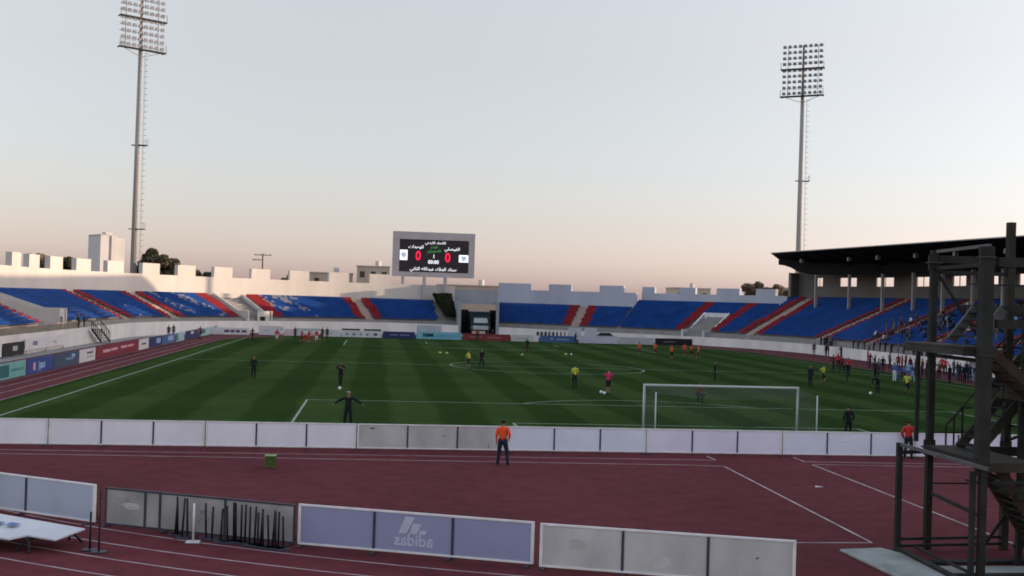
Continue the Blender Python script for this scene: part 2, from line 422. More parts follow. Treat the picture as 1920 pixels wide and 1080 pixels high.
def arclen(t0, t1, r):                           # plan length between two path positions (t0>t1)
    tot = 0
    a = max(t0, 180)-max(t1, 180); tot += a
    b = max(0, min(t0, 180)-max(0, min(t1, 180))); tot += R(b)*r
    c = min(t0, 0)-min(t1, 0); tot += c
    return tot
def adv(t, d, r):                                # advance d metres from t (decreasing t)
    if t > 180:
        if t-d >= 180: return t-d
        return adv(180, d-(t-180), r)
    if t > 0:
        dd = math.degrees(d/r)
        if t-dd >= 0: return t-dd
        return adv(0.0, d-R(t)*r, r) if t > 1e-9 else -d
    return t-d

def inring(t, lst):
    for a, b in lst:
        if b <= t <= a: return True
    return False

seat_tmpl = None
def add_seat(mb, t, r, z, mi):
    x, y = P2(t, r)
    a = R(max(0, min(180, t)))
    if t > 180: a = PI
    if t < 0: a = 0
    ox, oy = math.cos(a), math.sin(a)            # outward
    tx, ty = -oy, ox
    def p(o, s, h): return (x+ox*o+tx*s, y+oy*o+ty*s, z+h)
    w = .225
    mb.hexa([p(-.02, -w, .36), p(-.02, w, .36), p(.40, w, .33), p(.40, -w, .33), p(-.02, -w, .43), p(-.02, w, .43), p(.40, w, .39), p(.40, -w, .39)], mi)
    mb.hexa([p(.38, -w, .33), p(.38, w, .33), p(.44, w, .33), p(.44, -w, .33), p(.46, -w, .66), p(.46, w, .66), p(.52, w, .66), p(.52, -w, .66)], mi)

def grandstand(root, t0, t1, nrows, aisles, voms, seatcol, n_single=0, single_at=None, step_rows=None, name='terrace'):
    """terraced bowl from path position t0 down to t1; nrows rows; aisles = path positions"""
    ths = arc_steps(t0, t1)
    mb = MB()
    solid(mb, ths, rw, lambda t: rw(t)+.22, 0, zfront)
    mb.build('front_wall', M['conc'], root)
    mb = MB()
    solid(mb, ths, lambda t: rw(t)+.22, lambda t: rf(t)-.25, 0, lambda t: zfront(t)-.35)
    mb.build('gangway', M['terr'], root)
    mb = MB()
    solid(mb, ths, lambda t: rf(t)-.25, lambda t: rf(t)-.05, 0, lambda t: zseat(t)+.02)
    mb.build('seat_parapet', M['terr'], root)
    # stepped terrace
    mb = MB()
    for k in range(nrows+1):
        d0 = k*PITCHR; z = k*RISE
        strip(mb, ths, lambda t: rf(t)-.05+d0, lambda t: zseat(t)+z-(RISE if k else 1.5), lambda t: rf(t)-.05+d0, lambda t: zseat(t)+z)
        strip(mb, ths, lambda t: rf(t)-.05+d0, lambda t: zseat(t)+z, lambda t: rf(t)-.05+d0+PITCHR*(1.6 if k == nrows else 1), lambda t: zseat(t)+z)
    for t in (ths[0], ths[-1]):                  # end cheeks
        prof = [(rf(t)-.05, 0.01), (rf(t)-.05, zseat(t))]
        for k in range(nrows+1):
            prof += [(rf(t)-.05+k*PITCHR, zseat(t)+k*RISE), (rf(t)-.05+(k+1)*PITCHR, zseat(t)+k*RISE)]
        prof += [(rf(t)-.05+(nrows+1)*PITCHR, 0.01)]
        mb.add([(*P2(t, r), z) for r, z in prof], [tuple(range(len(prof)))])
    mb.build(name, M['terr'], root)
    # aisles: flights of half steps
    for ta in aisles:
        mb = MB()
        for k in range(nrows*2):
            d0 = k*PITCHR/2; z = (k+1)*RISE/2
            rr = rf(ta)
            a = math.degrees(.78/rr) if 0 <= ta <= 180 else .78
            tt = [ta+a, ta-a]
            solid(mb, tt, lambda t: rf(t)-.03+d0, lambda t: rf(t)-.03+d0+PITCHR/2, lambda t: zseat(t)+(k//2)*RISE+.002, lambda t: zseat(t)+z+.004)
        mb.build('aisle_stairs', M['step'], root)
    # seats
    allm = MB(); singles = []
    for k in range(nrows):
        r = lambda t: rf(t)+k*PITCHR
        t = adv(t0, .28, r(t0))
        while t > t1 and arclen(t, t1, r(t)) > .28:
            rr = r(t)
            dmin = min([abs(arclen(max(t, a), min(t, a), rr)) for a in aisles] or [99])
            if dmin > .92 and not inring(t, voms(k)):
                c = 1 if dmin < (2.45 if t > 12 else 2.0) else seatcol(t, k, rr)
                singles.append((t, rr, k, c))
            t = adv(t, .5, rr)
    if n_single:
        singles.sort(key=lambda q: math.hypot(P2(q[0], q[1])[0]-single_at[0], P2(q[0], q[1])[1]-single_at[1]))
    for i, (t, rr, k, c) in enumerate(singles):
        z = zseat(t)+k*RISE
        if i < n_single:
            mb = MB(); add_seat(mb, t, rr, z, 0)
            mb.build('seat', M[('blue', 'red', 'white')[c]], root)
        else: add_seat(allm, t, rr, z, c)
    o = allm.build('seats', [M['blue'], M['red'], M['white']], root)
    o['kind'] = 'stuff'

# white seat lettering strokes, as (path position at front row, at top row, width deg)
STROKES = [(163.0, 160.5, .5), (147.5, 149.5, .9), (140.6, 144.6, 1.1), (123.6, 129.0, 1.6), (119.6, 124.0, .8)]
_wr = random.Random(3)
def leftcol(t, k, rr):
    for a, b, w in STROKES:
        c = a+(b-a)*k/10
        if abs(t-c) < w and _wr.random() < ((.55 if k > 2 else .2) if t < 146 else .3): return 2
    if 120 < t < 128 and k > 8 and _wr.random() < .5: return 2
    return 0
def blue(t, k, rr): return 0

A_L = [224.0, 169.0, 153.8, 109.0]
V1 = (203.0, 200.4); V2 = (136.3, 130.8); V3 = (44.2, 39.0)
# V2 is flanked by red seats: treat its edges as aisle-like
def leftv(k):
    out = [(A_L[0]+.0, A_L[0])]
    out.append((V1[0]+3.2, V1[1]-.4) if k < 11 else (0, 1))
    out.append((137.5, 129.9) if k < 11 else (0, 1))
    out.append((95.6, 92.2))
    return out
def leftc2(t, k, rr):
    if 137.5 < t < 140.0 or 127.2 < t < 129.9: return 1
    if V1[0]+3.2 < t < V1[0]+4.6: return 1
    return leftcol(t, k, rr)
left = thing('curved_grandstand', 'long curved blue seated stand with red aisles, below the sunlit crenellated wall', 'grandstand', (-50, 97, 0))
grandstand(left, 262.0, 92.1, 11, A_L, leftv, leftc2, 100, (-50, 62))
right = thing('curved_grandstand', 'shaded curved blue seated stand with red aisles, between the tunnel and the covered stand', 'grandstand', (30, 140, 0))
def rightc(t, k, rr):
    return 0
grandstand(right, 84.0, 59.6, 11, [69.0], lambda k: [], rightc)
def midv(k): return [(V3[0]+.6, V3[1]-.6)] if k < 9 else []
def midc(t, k, rr):
    if V3[0]+.6 < t < V3[0]+2.6 or V3[1]-2.6 < t < V3[1]-.6: return 1
    return 0
grandstand(right, 59.6, 31.8, 15, [41.0] if False else [], midv, midc)
main = thing('covered_grandstand', 'covered main stand with dark cantilever roof over blue seats and spectators', 'grandstand', (50, 80, 0))
grandstand(main, 31.8, -62.0, 19, [28.2, 7.8, -9.0, -23.5, -38.0, -52.0], lambda k: [], blue, 100, (46, 55))

# upper aisle stub beyond the right-hand stair enclosure
mb = MB()
for k in range(9, 15):
    solid(mb, [42.1, 40.9], lambda t: rf(t)-.03+k*PITCHR, lambda t: rf(t)+.72+k*PITCHR, lambda t: zseat(t)+k*RISE+.002, lambda t: zseat(t)+k*RISE+.12)
mb.build('aisle_stairs', M['step'], right)

# stair enclosures let into the seating: two cheek walls, a landing wall with a doorway, stairs inside
def enclosure(root, a, b, ztop, rows_deep, m, front='door', wallc=None):
    name = 'stair_enclosure'
    mb = MB()
    for t in (a, b):
        da = math.degrees(.12/rf(t)) if 0 <= t <= 180 else .12
        r0, r1 = rf(t)-.9, rf(t)+rows_deep*PITCHR
        rm = rf(t)+1.5
        zt1 = zseat(t)+rows_deep*RISE+.55
        prof = [(r0, .02), (r0, ztop), (rm, ztop), (r1, max(ztop+.1, zt1)), (r1, .02)]
        mb.extr(prof, lambda p, t=t, da=da: (*P2(t+da, p[0]), p[1]), lambda p, t=t, da=da: (*P2(t-da, p[0]), p[1]))
    o = mb.build(name, m, root)
    mid = (a+b)/2
    mb = MB()
    w = (a-b)
    tl, tr = mid+w*.22, mid-w*.22
    if front == 'half': tl, tr = mid-w*.02, mid-w*.26
    if front != 'open':
        for u, v in (((a-w*.04, tl),) if front == 'door' else ((mid+w*.06, tl),))+((tr, b+w*.04),):
            solid(mb, [u, v], lambda t: rf(t)-.7, lambda t: rf(t)-.5, .02, ztop-.05)
        solid(mb, [tl, tr], lambda t: rf(t)-.7, lambda t: rf(t)-.5, ztop-.9, ztop-.05)
        solid(mb, [tl, tr], lambda t: rf(t)-.7, lambda t: rf(t)-.5, .02, 1.3)
        mb.build('front_panel', m, o)
        mb = MB(); solid(mb, [tl, tr], lambda t: rf(t)-.45, lambda t: rf(t)-.4, .02, ztop-.1); mb.build('door', M['black'], o)
    else:
        mb.add([], [])
    mb = MB(); r1 = rf(mid)+rows_deep*PITCHR
    solid(mb, [a-w*.04, b+w*.04], lambda t: r1-.35, lambda t: r1-.1, .02, zseat(mid)+rows_deep*RISE+.5)
    mb.build('back_panel', wallc or m, o)
    mb = MB()
    for k in range(10):
        solid(mb, [a-w*.05, b+w*.05], lambda t: rf(t)+.4+k*.42, lambda t: rf(t)+.4+(k+1)*.42, .02, 1.3+k*.2)
    mb.build('inner_stairs', M['terr'], o)
    return o
enclosure(left, V1[0]+.1, V1[1], 4.0, 10.4, M['wallconc'])
enclosure(left, V2[0], V2[1], 3.4, 10.6, M['wallconc'], 'half')
enclosure(right, V3[0], V3[1], 2.4, 8.6, M['wpaint'], 'open')

# crenellated outer wall
def wall(name, label, t0, t1, zb, zg, zc, merlons, roff=9.6, m=None):
    mb = MB()
    r0, r1 = (lambda t: rf_s(t)+roff), (lambda t: rf_s(t)+roff+.75)
    solid(mb, arc_steps(t0, t1), r0, r1, zb, zg)
    for a, b in merlons:
        solid(mb, arc_steps(a, b), r0, r1, zg+.001, zc)
    o = mb.build(name, m or M['wallconc'])
    return tag(o, label, 'wall')
def rf_s(th): return rf(th)
mer = []
t = 262
while t > 181:
    mer.append((t, t-5.6)); t -= 10.6
mer = [(q+3.0*min(1, (190-q)/50+.35), q+3.0*min(1, (190-q)/50+.35)-3.55) for q in (182.4, 175.2, 168.0, 160.7, 153.4, 146.0, 138.8, 131.6, 124.4, 117.2, 110.0, 102.8)]+[(182.4+10.6*k+4.0, 182.4+10.6*k-1.6) for k in range(1, 8)]
mer = [(a-.4, b-.4) if a > 186 else (a+.4+.9*sm(145, 175, a), b+.4+.9*sm(145, 175, a)) for a, b in mer]
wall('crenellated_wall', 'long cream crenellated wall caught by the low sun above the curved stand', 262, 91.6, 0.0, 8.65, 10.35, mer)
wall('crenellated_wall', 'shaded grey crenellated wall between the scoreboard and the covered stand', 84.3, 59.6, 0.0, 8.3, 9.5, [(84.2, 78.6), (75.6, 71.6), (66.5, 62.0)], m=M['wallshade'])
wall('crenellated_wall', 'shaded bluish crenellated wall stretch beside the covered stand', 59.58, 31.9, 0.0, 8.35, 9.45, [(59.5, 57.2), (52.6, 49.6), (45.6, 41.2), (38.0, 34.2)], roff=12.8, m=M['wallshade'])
# bridge wall over the tunnel with cheek walls
tun = thing('tunnel_gate', 'grey concrete players tunnel cut through the far stand', 'gateway', (2.5, 152, 0))
mb = MB()
solid(mb, arc_steps(91.58, 84.32), lambda t: rf(t)+9.62, lambda t: rf(t)+10.1, 5.4, 8.1)
mb.build('bridge_wall', M['tungrey'], tun)
for a, b in ((92.08, 91.6), (84.6, 84.02)):
    mb = MB()
    solid(mb, [a, b], lambda t: rw(t)+.3, lambda t: rf(t)+9.58, .02, lambda t: 5.9)
    mb.build('cheek_wall', M['tungrey'], tun)

mb = MB()
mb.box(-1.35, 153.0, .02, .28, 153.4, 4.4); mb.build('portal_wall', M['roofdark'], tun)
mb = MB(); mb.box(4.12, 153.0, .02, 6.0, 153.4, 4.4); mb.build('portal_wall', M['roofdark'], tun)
# the covered stand: back wall with openings, columns, roof
def rb(t): return rf(t)+15.6
ROOFN = 8
def roof_pt(t, f, up):
    r0 = 47.2/math.cos(R(max(0, t))); r1 = rb(t)+1.3
    yy = max(45, P2(t, r0)[1]); z0 = 13.35+.0145*yy; z1 = 12.35
    x, y = P2(t, r0+(r1-r0)*f)
    z = z0+(z1-z0)*f+.35*math.sin(PI*f)*-.4
    return (x, y, z+up*(.12+.55*math.sin(PI*min(1, f*1.15))*.9))
ROOFZ = 12.3
cols = [23.7, 16.3, 8.3, -0.1, -8.3, -15.9, -22.8, -31.5, -40, -48.5, -57, -68, -80, -92, -104]
mb = MB()
solid(mb, arc_steps(31.75, -150), rb, lambda t: rb(t)+.4, 0, 10.0)  # run past the seats is added unseen to keep sun off the foreground
solid(mb, arc_steps(31.75, -150), rb, lambda t: rb(t)+.4, 11.5, 12.45)
wins = []
edges = [31.75]
REND = -150
for a, b in ((28.6, 27.2), (24.0, 20.6), (16.8, 13.0), (8.3, 5.0), (-.3, -4.2), (-8.7, -12.2), (-16.6, -20.2), (-25.0, -28.6), (-35, -38.6), (-43.5, -47.1), (-52, -55.6)):
    wins.append((a, b)); edges += [a, b]
edges.append(REND)
for i in range(0, len(edges), 2):
    solid(mb, arc_steps(edges[i], edges[i+1]), rb, lambda t: rb(t)+.4, 10.001, 11.499)
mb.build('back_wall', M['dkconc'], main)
for a, b in wins:
    mb = MB()
    for u, v, z0, z1 in ((a, b, 10.003, 10.08), (a, b, 11.42, 11.497)):
        solid(mb, arc_steps(u, v), lambda t: rb(t)+.12, lambda t: rb(t)+.24, z0, z1)
    d = .1/60*57.3 if a > 0 else .1
    for u in (a, (a+b)/2+d/2, b+d):
        solid(mb, [u, u-d], lambda t: rb(t)+.13, lambda t: rb(t)+.23, 10.085, 11.415)
    mb.build('window_frame', M['col'], main)
for c in cols:
    mb = MB(); x, y = P2(c, rf(c)+10.2)
    z0 = zseat(c)+13*RISE if c > -60 else 0
    mb.box(x-.2, y-.2, z0, x+.2, y+.2, 11.745)
    mb.build('column', M['col'], main, bevel=.02)
mb = MB()
solid(mb, arc_steps(31.6, -150), lambda t: rf(t)+10.0, lambda t: rf(t)+10.5, lambda t: 11.75+1.62*sm(24.5, 31.6, t), lambda t: roof_pt(t, (rf(t)+10.2-47.2/math.cos(R(max(0, t))))/(rb(t)+1.3-47.2/math.cos(R(max(0, t)))), 0)[2]-.02)
mb.build('ring_beam', M['roofdark'], main)
# end wall
mb = MB(); e = .35
solid(mb, [31.78+.5, 31.78], lambda t: rf(t)+13.6, lambda t: rb(t)+.4, 6.5, 12.2)
mb.build('end_wall', M['dkconc'], main)
# roof: front edge high, back edge low, slightly cambered
def roof_front(t):
    return P2(t, rf(t)+.6+.9*sm(32, 8, t))
ths = [32.6]+arc_steps(31, -150)  # roof likewise extended out of view to block the low sun
mb = MB()
b0 = len(mb.v)
for t in ths:
    for j in range(ROOFN+1): mb.v.append(roof_pt(t, j/ROOFN, 0))
    for j in range(ROOFN+1): mb.v.append(roof_pt(t, j/ROOFN, 1))
W = 2*(ROOFN+1)
for i in range(len(ths)-1):
    for j in range(ROOFN):
        a = b0+i*W+j
        mb.f.append((a, a+1, a+W+1, a+W)); mb.m.append(0)
        c = a+ROOFN+1
        mb.f.append((c, c+W, c+W+1, c+1)); mb.m.append(1)
    for j in (0, ROOFN):
        a = b0+i*W+j; c = a+ROOFN+1
        mb.f.append((a, a+W, c+W, c)); mb.m.append(1)
for i in (0, len(ths)-1):
    a = b0+i*W
    mb.f.append(tuple([a+j for j in range(ROOFN+1)]+[a+ROOFN+1+j for j in range(ROOFN, -1, -1)])); mb.m.append(0)
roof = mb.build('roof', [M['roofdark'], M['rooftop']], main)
for c in cols:
    mb = MB()
    pts = [roof_pt(c, j/8, 0) for j in range(9)]
    for j in range(8):
        a, b_ = Vector(pts[j]), Vector(pts[j+1])
        h0, h1 = .12+.40*j/8, .12+.40*(j+1)/8
        x = Vector((-(b_-a).y, (b_-a).x, 0)).normalized()*.13
        dz = Vector((0, 0, 1)); lo = Vector((0, 0, -.01))
        mb.hexa([a-x-dz*h0, b_-x-dz*h1, b_+x-dz*h1, a+x-dz*h0, a-x+lo, b_-x+lo, b_+x+lo, a+x+lo])
    mb.build('rafter', M['roofdark'], roof)
for t in (25, 9, -1, -12, -22, -33):
    x, y, z = roof_pt(t, .25, 0)
    mb = MB(); mb.box(x-.25, y-.25, z-.75, x+.25, y+.25, z-.2); mb.tube([(x, y, z-.2), (x, y, z+.02)], .05)
    mb.build('roof_lamp', M['steel'], roof, bevel=.03)

# black cover over the last seats by the tunnel
mb = MB()
for k in range(12):
    for j in range(5):
        w_ = rng.uniform(-.12, .12); t = 92.25+(2.0+1.3*k/11)*(4-j)/4
        mb.v.append((*P2(t, rf(t)-.1+k*.76), zseat(t)+k*RISE+.95+w_+(.25 if k > 9 else 0)))
for k in range(11):
    for j in range(4): mb.f.append((k*5+j, k*5+j+1, k*5+j+6, k*5+j+5)); mb.m.append(0)
tp = mb.build('black_tarpaulin', M['tarp'], smooth=True)
sd = tp.modifiers.new('thickness', 'SOLIDIFY'); sd.thickness = .5; sd.offset = -1
tag(tp, 'mottled black tarpaulin spread over the last seats by the tunnel', 'tarpaulin')

# ------------------------------------------------------------ floodlight masts
def mast(loc, head_z, facing, label):
    root = thing('floodlight_mast', label, 'floodlight mast', loc, 0, 'floodlight masts')
    x, y, _ = loc
    top = head_z+9.0
    mb = MB(); mb.tube([(x, y, 0), (x, y, head_z*.5), (x, y, head_z)], [.54, .43, .32], 16); mb.tube([(x, y, head_z-.1), (x, y, top)], [.28, .2], 12)
    mb.build('shaft', M['mast'], root, smooth=True)
    f = Vector((facing[0]-x, facing[1]-y, 0)).normalized(); u = Vector((-f.y, f.x, 0))
    o = Vector((x, y, 0))
    up = Vector((0, 0, 1))
    for hz in (head_z, head_z+4.75):
        mb = MB()
        for q in (.45, .95): mb.beam(o+u*-3.75+up*hz+f*q, o+u*3.75+up*hz+f*q, .12, .22)
        mb.beam(o+u*-3.75+up*(hz+.02)+f*.7, o+u*3.75+up*(hz+.02)+f*.7, .5, .06)
        for k in range(-3, 4, 3): mb.beam(o+u*k*1.2+up*(hz-.02)+f*-.2, o+u*k*1.2+up*(hz-.02)+f*.95, .14, .14)
        for k in (-1, 1):
            mb.beam(o+u*3.7*k+up*hz+f*.95, o+u*3.7*k+up*(hz+1.1)+f*.95, .06)
        c = mb.build('catwalk', M['dksteel2'], root)
        mb = MB(); mb.tube([o+u*-3.75+up*(hz+1.1)+f*.97, o+u*3.75+up*(hz+1.1)+f*.97], .03, 6); mb.build('handrail', M['steel'], c)
    mb = MB()
    for k in range(9):
        z = head_z+.55+k*1.0+(.15 if k > 4 else 0)
        mb.beam(o+u*-3.6+up*z+f*.3, o+u*3.6+up*z+f*.3, .07)
    for k in (-2.6, 2.6): mb.beam(o+u*k+up*head_z+f*.25, o+u*k+up*(head_z+8.9)+f*.25, .08)
    mb.build('lamp_rack', M['steel'], root)
    for sgn in (-1, 1):
        mb = MB(); mb.tube([o+u*3.2*sgn+up*head_z+f*.6, o+up*(head_z-1.1)+f*.3], .045, 6); mb.build('brace', M['steel'], root)
    for k in range(9):
        z = head_z+.62+k*1.0+(.15 if k > 4 else 0)
        for j in range(8):
            c = o+u*(-3.15+j*.9)+up*z+f*.55
            mb = MB()
            n = (f*.9-up*.42).normalized(); w = u; v = n.cross(w)
            q = lambda d, s: [c+n*d+(w*a+v*b)*s for a, b in ((-1, -1), (1, -1), (1, 1), (-1, 1))]
            mb.hexa(q(-.22, .16)+q(.16, .27), 0)
            mb.hexa(q(.162, .235)+q(.175, .235), 1)
            mb.build('floodlight', [M['lampbody'], M['lampglass']], root)
    # ladder with cage hoops on the sunny side, and two rest platforms
    s = Vector((1, -.15, 0)).normalized(); tx = Vector((-s.y, s.x, 0))
    mb = MB()
    for q in (-.22, .22): mb.tube([o+s*1.0+tx*q+up*1, o+s*.75+tx*q+up*(head_z-.5)], .025, 5)
    for k in range(int(head_z/.9)): z = 1.2+k*.9; d = 1.0-.25*z/head_z; mb.tube([o+s*d+tx*-.22+up*z, o+s*(d+.5)+up*z, o+s*d+tx*.22+up*z], .022, 4)
    mb.build('ladder', M['steel'], root)
    for hz in (head_z*.36, head_z*.66):
        mb = MB(); mb.beam(o+s*.3+up*hz, o+s*1.5+up*hz, 1.0, .12)
        for q in (-.45, .45): mb.beam(o+s*1.45+tx*q+up*hz, o+s*1.45+tx*q+up*(hz+1), .05)
        mb.beam(o-s*.9+up*hz, o+s*.3+up*hz, .5, .12)
        mb.build('rest_platform', M['dksteel2'], root)
    return root
mast((-53.50, 129.26, 0), 43.09, (0, 55), 'tall grey floodlight mast rising behind the sunlit wall')
mast((56.40, 139.32, 0), 43.26, (0, 55), 'tall grey floodlight mast rising behind the covered stand roof')

# ------------------------------------------------------------ scoreboard
AR = {'\u0627': ('\ufe8d', '\ufe8e', None, None), '\u0644': ('\ufedd', '\ufede', '\ufedf', '\ufee0'), '\u0648': ('\ufeed', '\ufeee', None, None), '\u062d': ('\ufea1', '\ufea2', '\ufea3', '\ufea4'),
      '\u062f': ('\ufea9', '\ufeaa', None, None), '\u062a': ('\ufe95', '\ufe96', '\ufe97', '\ufe98'), '\u0641': ('\ufed1', '\ufed2', '\ufed3', '\ufed4'), '\u064a': ('\ufef1', '\ufef2', '\ufef3', '\ufef4'),
      '\u0635': ('\ufeb9', '\ufeba', '\ufebb', '\ufebc'), '\u0633': ('\ufeb1', '\ufeb2', '\ufeb3', '\ufeb4'), '\u0645': ('\ufee1', '\ufee2', '\ufee3', '\ufee4'), '\u0643': ('\ufed9', '\ufeda', '\ufedb', '\ufedc'),
      '\u0639': ('\ufec9', '\ufeca', '\ufecb', '\ufecc'), '\u0628': ('\ufe8f', '\ufe90', '\ufe91', '\ufe92'), '\u0647': ('\ufee9', '\ufeea', '\ufeeb', '\ufeec'), '\u062b': ('\ufe99', '\ufe9a', '\ufe9b', '\ufe9c'),
      '\u0646': ('\ufee5', '\ufee6', '\ufee7', '\ufee8'), '\u0631': ('\ufead', '\ufeae', None, None), '\u0629': ('\ufe93', '\ufe94', None, None), '\u0642': ('\ufed5', '\ufed6', '\ufed7', '\ufed8')}
def shape(s):
    out = []
    for w in s.split(' '):
        o = ''
        for i, ch in enumerate(w):
            pj = i > 0 and AR[w[i-1]][2] is not None
            nj = i < len(w)-1 and AR[ch][2] is not None
            o += AR[ch][3] if pj and nj else AR[ch][1] if pj else AR[ch][2] if nj else AR[ch][0]
        out.append(o[::-1])
    return ' '.join(out[::-1])
sb = thing('scoreboard', 'big electronic scoreboard in a grey frame above the far stand, showing 0 and 0', 'scoreboard', (-5.9, 161, 0))
SX0, SX1, SZ0, SZ1 = -13.5, 1.75, 10.2, 18.5
IX0, IX1, IZ0, IZ1 = -12.25, 0.65, 11.05, 17.1
mb = MB()
mb.box(SX0, 161, SZ0, SX1, 163, SZ1)
mb.build('cabinet', M['sframe'], sb, bevel=.05)
mb = MB()
for x0, z0, x1, z1 in ((SX0, IZ1, SX1, SZ1), (SX0, SZ0, SX1, IZ0), (SX0, IZ0+.001, IX0, IZ1-.001), (IX1, IZ0+.001, SX1, IZ1-.001)):
    mb.box(x0-.01, 160.7, z0, x1+.01, 161.01, z1)
mb.build('frame', M['sframe'], sb)
mb = MB(); mb.box(IX0+.003, 160.9, IZ0+.003, IX1-.003, 160.99, IZ1-.003)
scr = mb.build('screen', M['screen'], sb)
mb = MB()
for x in (-11.5, -7.5, -3.6): mb.box(x-.25, 159.6, 0, x+.25, 162.2, SZ0)
mb.build('support_legs', M['sframe'], sb)
def led(s, x, z, size, m, nm='caption', sx=1.0, bold=0.0):
    F4 = face_frame((x, 160.86, z), (1, 0, 0), (0, -1, 0)) @ Matrix.Diagonal((sx, 1, 1, 1))
    return text(nm, s, m, scr, F4, size, .015, bold=bold)
led('0', -8.75, 14.0, 2.4, M['ledred'], 'score_digit', .85, .045)
led('0', -3.25, 13.8, 2.4, M['ledred'], 'score_digit', .85, .045)
led('1', -5.85, 14.0, 1.0, M['ledwhite'], 'half_digit')
led('00:00', -5.9, 12.95, .95, M['ledwhite'], 'clock', .95, .01)
led(shape('\u0627\u0644\u0648\u062d\u062f\u0627\u062a'), -9.2, 15.72, .78, M['ledwhite'], 'team_name', 1.1, 0)
led(shape('\u0627\u0644\u0641\u064a\u0635\u0644\u064a'), -2.45, 15.5, .78, M['ledwhite'], 'team_name', 1.1, 0)
led(shape('\u0627\u0644\u0627\u062a\u062d\u0627\u062f \u0627\u0644\u0627\u0631\u062f\u0646\u064a'), -5.6, 16.55, .60, M['ledwhite'], 'title', 1.2, 0)
led(shape('\u0633\u062a\u0627\u062f \u0627\u0644\u0645\u0644\u0643 \u0639\u0628\u062f\u0627\u0644\u0644\u0647 \u0627\u0644\u062b\u0627\u0646\u064a'), -5.9, 11.65, .80, M['ledwhite'], 'stadium_name', 1.1, 0)
led(shape('\u0627\u0644\u0642\u062f\u0645'), -5.8, 15.75, .55, M['ledgreen'], 'title', 1.2, 0)
led(shape('\u0627\u0644\u062f\u0648\u0631\u064a'), -5.8, 15.05, .62, M['ledgreen'], 'title', 1.6, 0)
for nm, x0, x1, z0, z1 in (('team_badge', -12.15, -10.75, 13.2, 15.1), ('team_badge', -1.15, .6, 13.1, 14.45)):
    mb = MB(); mb.box(x0, 160.87, z0, x1, 160.898, z1); bo = mb.build(nm, M['ledwhite'], scr)
    mb = MB(); cx, cz = (x0+x1)/2, (z0+z1)/2
    h = min(x1-x0, z1-z0)*.34
    mb.extr([(-h, h), (h, h), (h, -.2*h), (0, -1.2*h), (-h, -.2*h)], lambda p: (cx+p[0], 160.862, cz+p[1]), lambda p: (cx+p[0], 160.868, cz+p[1]))
    mb.build('badge_shield', flat('badge_grey_blue', (.35, .42, .55), emit=.3), bo)

# ------------------------------------------------------------ advertising boards
def board_unit(p0, p1, npan, pm, label, frame=True, h=1.0, z0=.06, group=None, dark_top=False, fr=None):
    a, b = Vector((p0[0], p0[1], 0)), Vector((p1[0], p1[1], 0))
    d = (b-a); Ln = d.length; d.normalize(); n = Vector((d.y, -d.x, 0))     # n faces the camera side
    rz = math.atan2(d.y, d.x)
    root = thing('advertising_board', label, 'advertising board', a, rz, group)
    f = root.matrix_basis
    F = lambda x, y, z: a+d*x+Vector((-d.y, d.x, 0))*y+Vector((0, 0, z))
    ps = npan if isinstance(npan, list) else [i/npan for i in range(npan+1)]
    def B(mb, x0, y0, zz0, x1, y1, zz1):
        mb.hexa([F(x0, y0, zz0), F(x1, y0, zz0), F(x1, y1, zz0), F(x0, y1, zz0), F(x0, y0, zz1), F(x1, y0, zz1), F(x1, y1, zz1), F(x0, y1, zz1)])
    t = .05
    for i in range(len(ps)-1):
        mb = MB(); B(mb, ps[i]*Ln+.03, -.012, z0+.045, ps[i+1]*Ln-.03, .012, z0+h-.045)
        m = pm[i] if isinstance(pm, (list, tuple)) else pm
        o = mb.build('panel', m, root)
    for z in (z0, z0+h-t):
        mb = MB(); B(mb, .0, -.03, z, Ln, .03, z+t)
        mb.build('rail', M['post'] if dark_top else M['frame'], root, bevel=.006)
    e = .035 if not dark_top else .02
    for x in (0, Ln-2*e):
        mb = MB(); B(mb, x, -.032, z0+t+.001, x+2*e, .032, z0+h-t-.001)
        mb.build('end_post', M['post'] if dark_top else M['frame'], root)
    for q in ps[1:-1]:
        mb = MB(); B(mb, q*Ln-.03, -.034, z0+t+.002, q*Ln+.03, .034, z0+h-t-.002)
        mb.build('divider', M['post'], root)
    for q in (0.02, .34, .66, .98):
        mb = MB(); x = q*Ln
        B(mb, x-.03, -.28, .015, x+.03, .30, .05)
        B(mb, x-.02, -.02, .05, x+.02, .02, z0+.002)
        if True:
            mb.beam(F(x, .28, .05), F(x, .03, z0+h*.8), .03)
        mb.build('foot', M['post'], root)
    return root, F, Ln, n, d
xs = [-40.8, -34.8, -28.9, -22.9, -16.9, -10.75, -4.9, 1.0, 6.9, 12.8, 18.7, 24.6]
tints = ['silver', 'silver', 'silver', 'silver', 'grey', 'silverblue', 'silverlilac', 'silverblue', 'silverlilac', 'silver', 'silver']
labs = ['pale blank board at the very start of the row behind the goal', 'pale blank three panel board, first whole one of the row behind the goal', 'pale blank three panel board beyond the small green trolley',
        'pale blank three panel board in front of the man in the white cap', 'bare grey weathered board just before the man in the orange vest', 'bluish white three panel board just past the man in the orange vest',
        'faded lilac three panel board directly in front of the goal', 'bluish three panel board past the goal, by the person in red', 'faded lilac board behind the steel stair tower', 'pale board behind the stair tower flights', 'pale board at the end of the row past the stair tower']
near_boards = []
for i in range(len(xs)-1):
    y0 = -5.5-.25*max(0, -(xs[i]+24)/12); y1 = -5.5-.25*max(0, -(xs[i+1]+24)/12)
    u_ = board_unit((xs[i]+.02, y0), (xs[i+1]-.02, y1), 3, M[tints[i]], labs[i], group='boards in a row behind the goal', z0=.08)
    near_boards.append(u_)
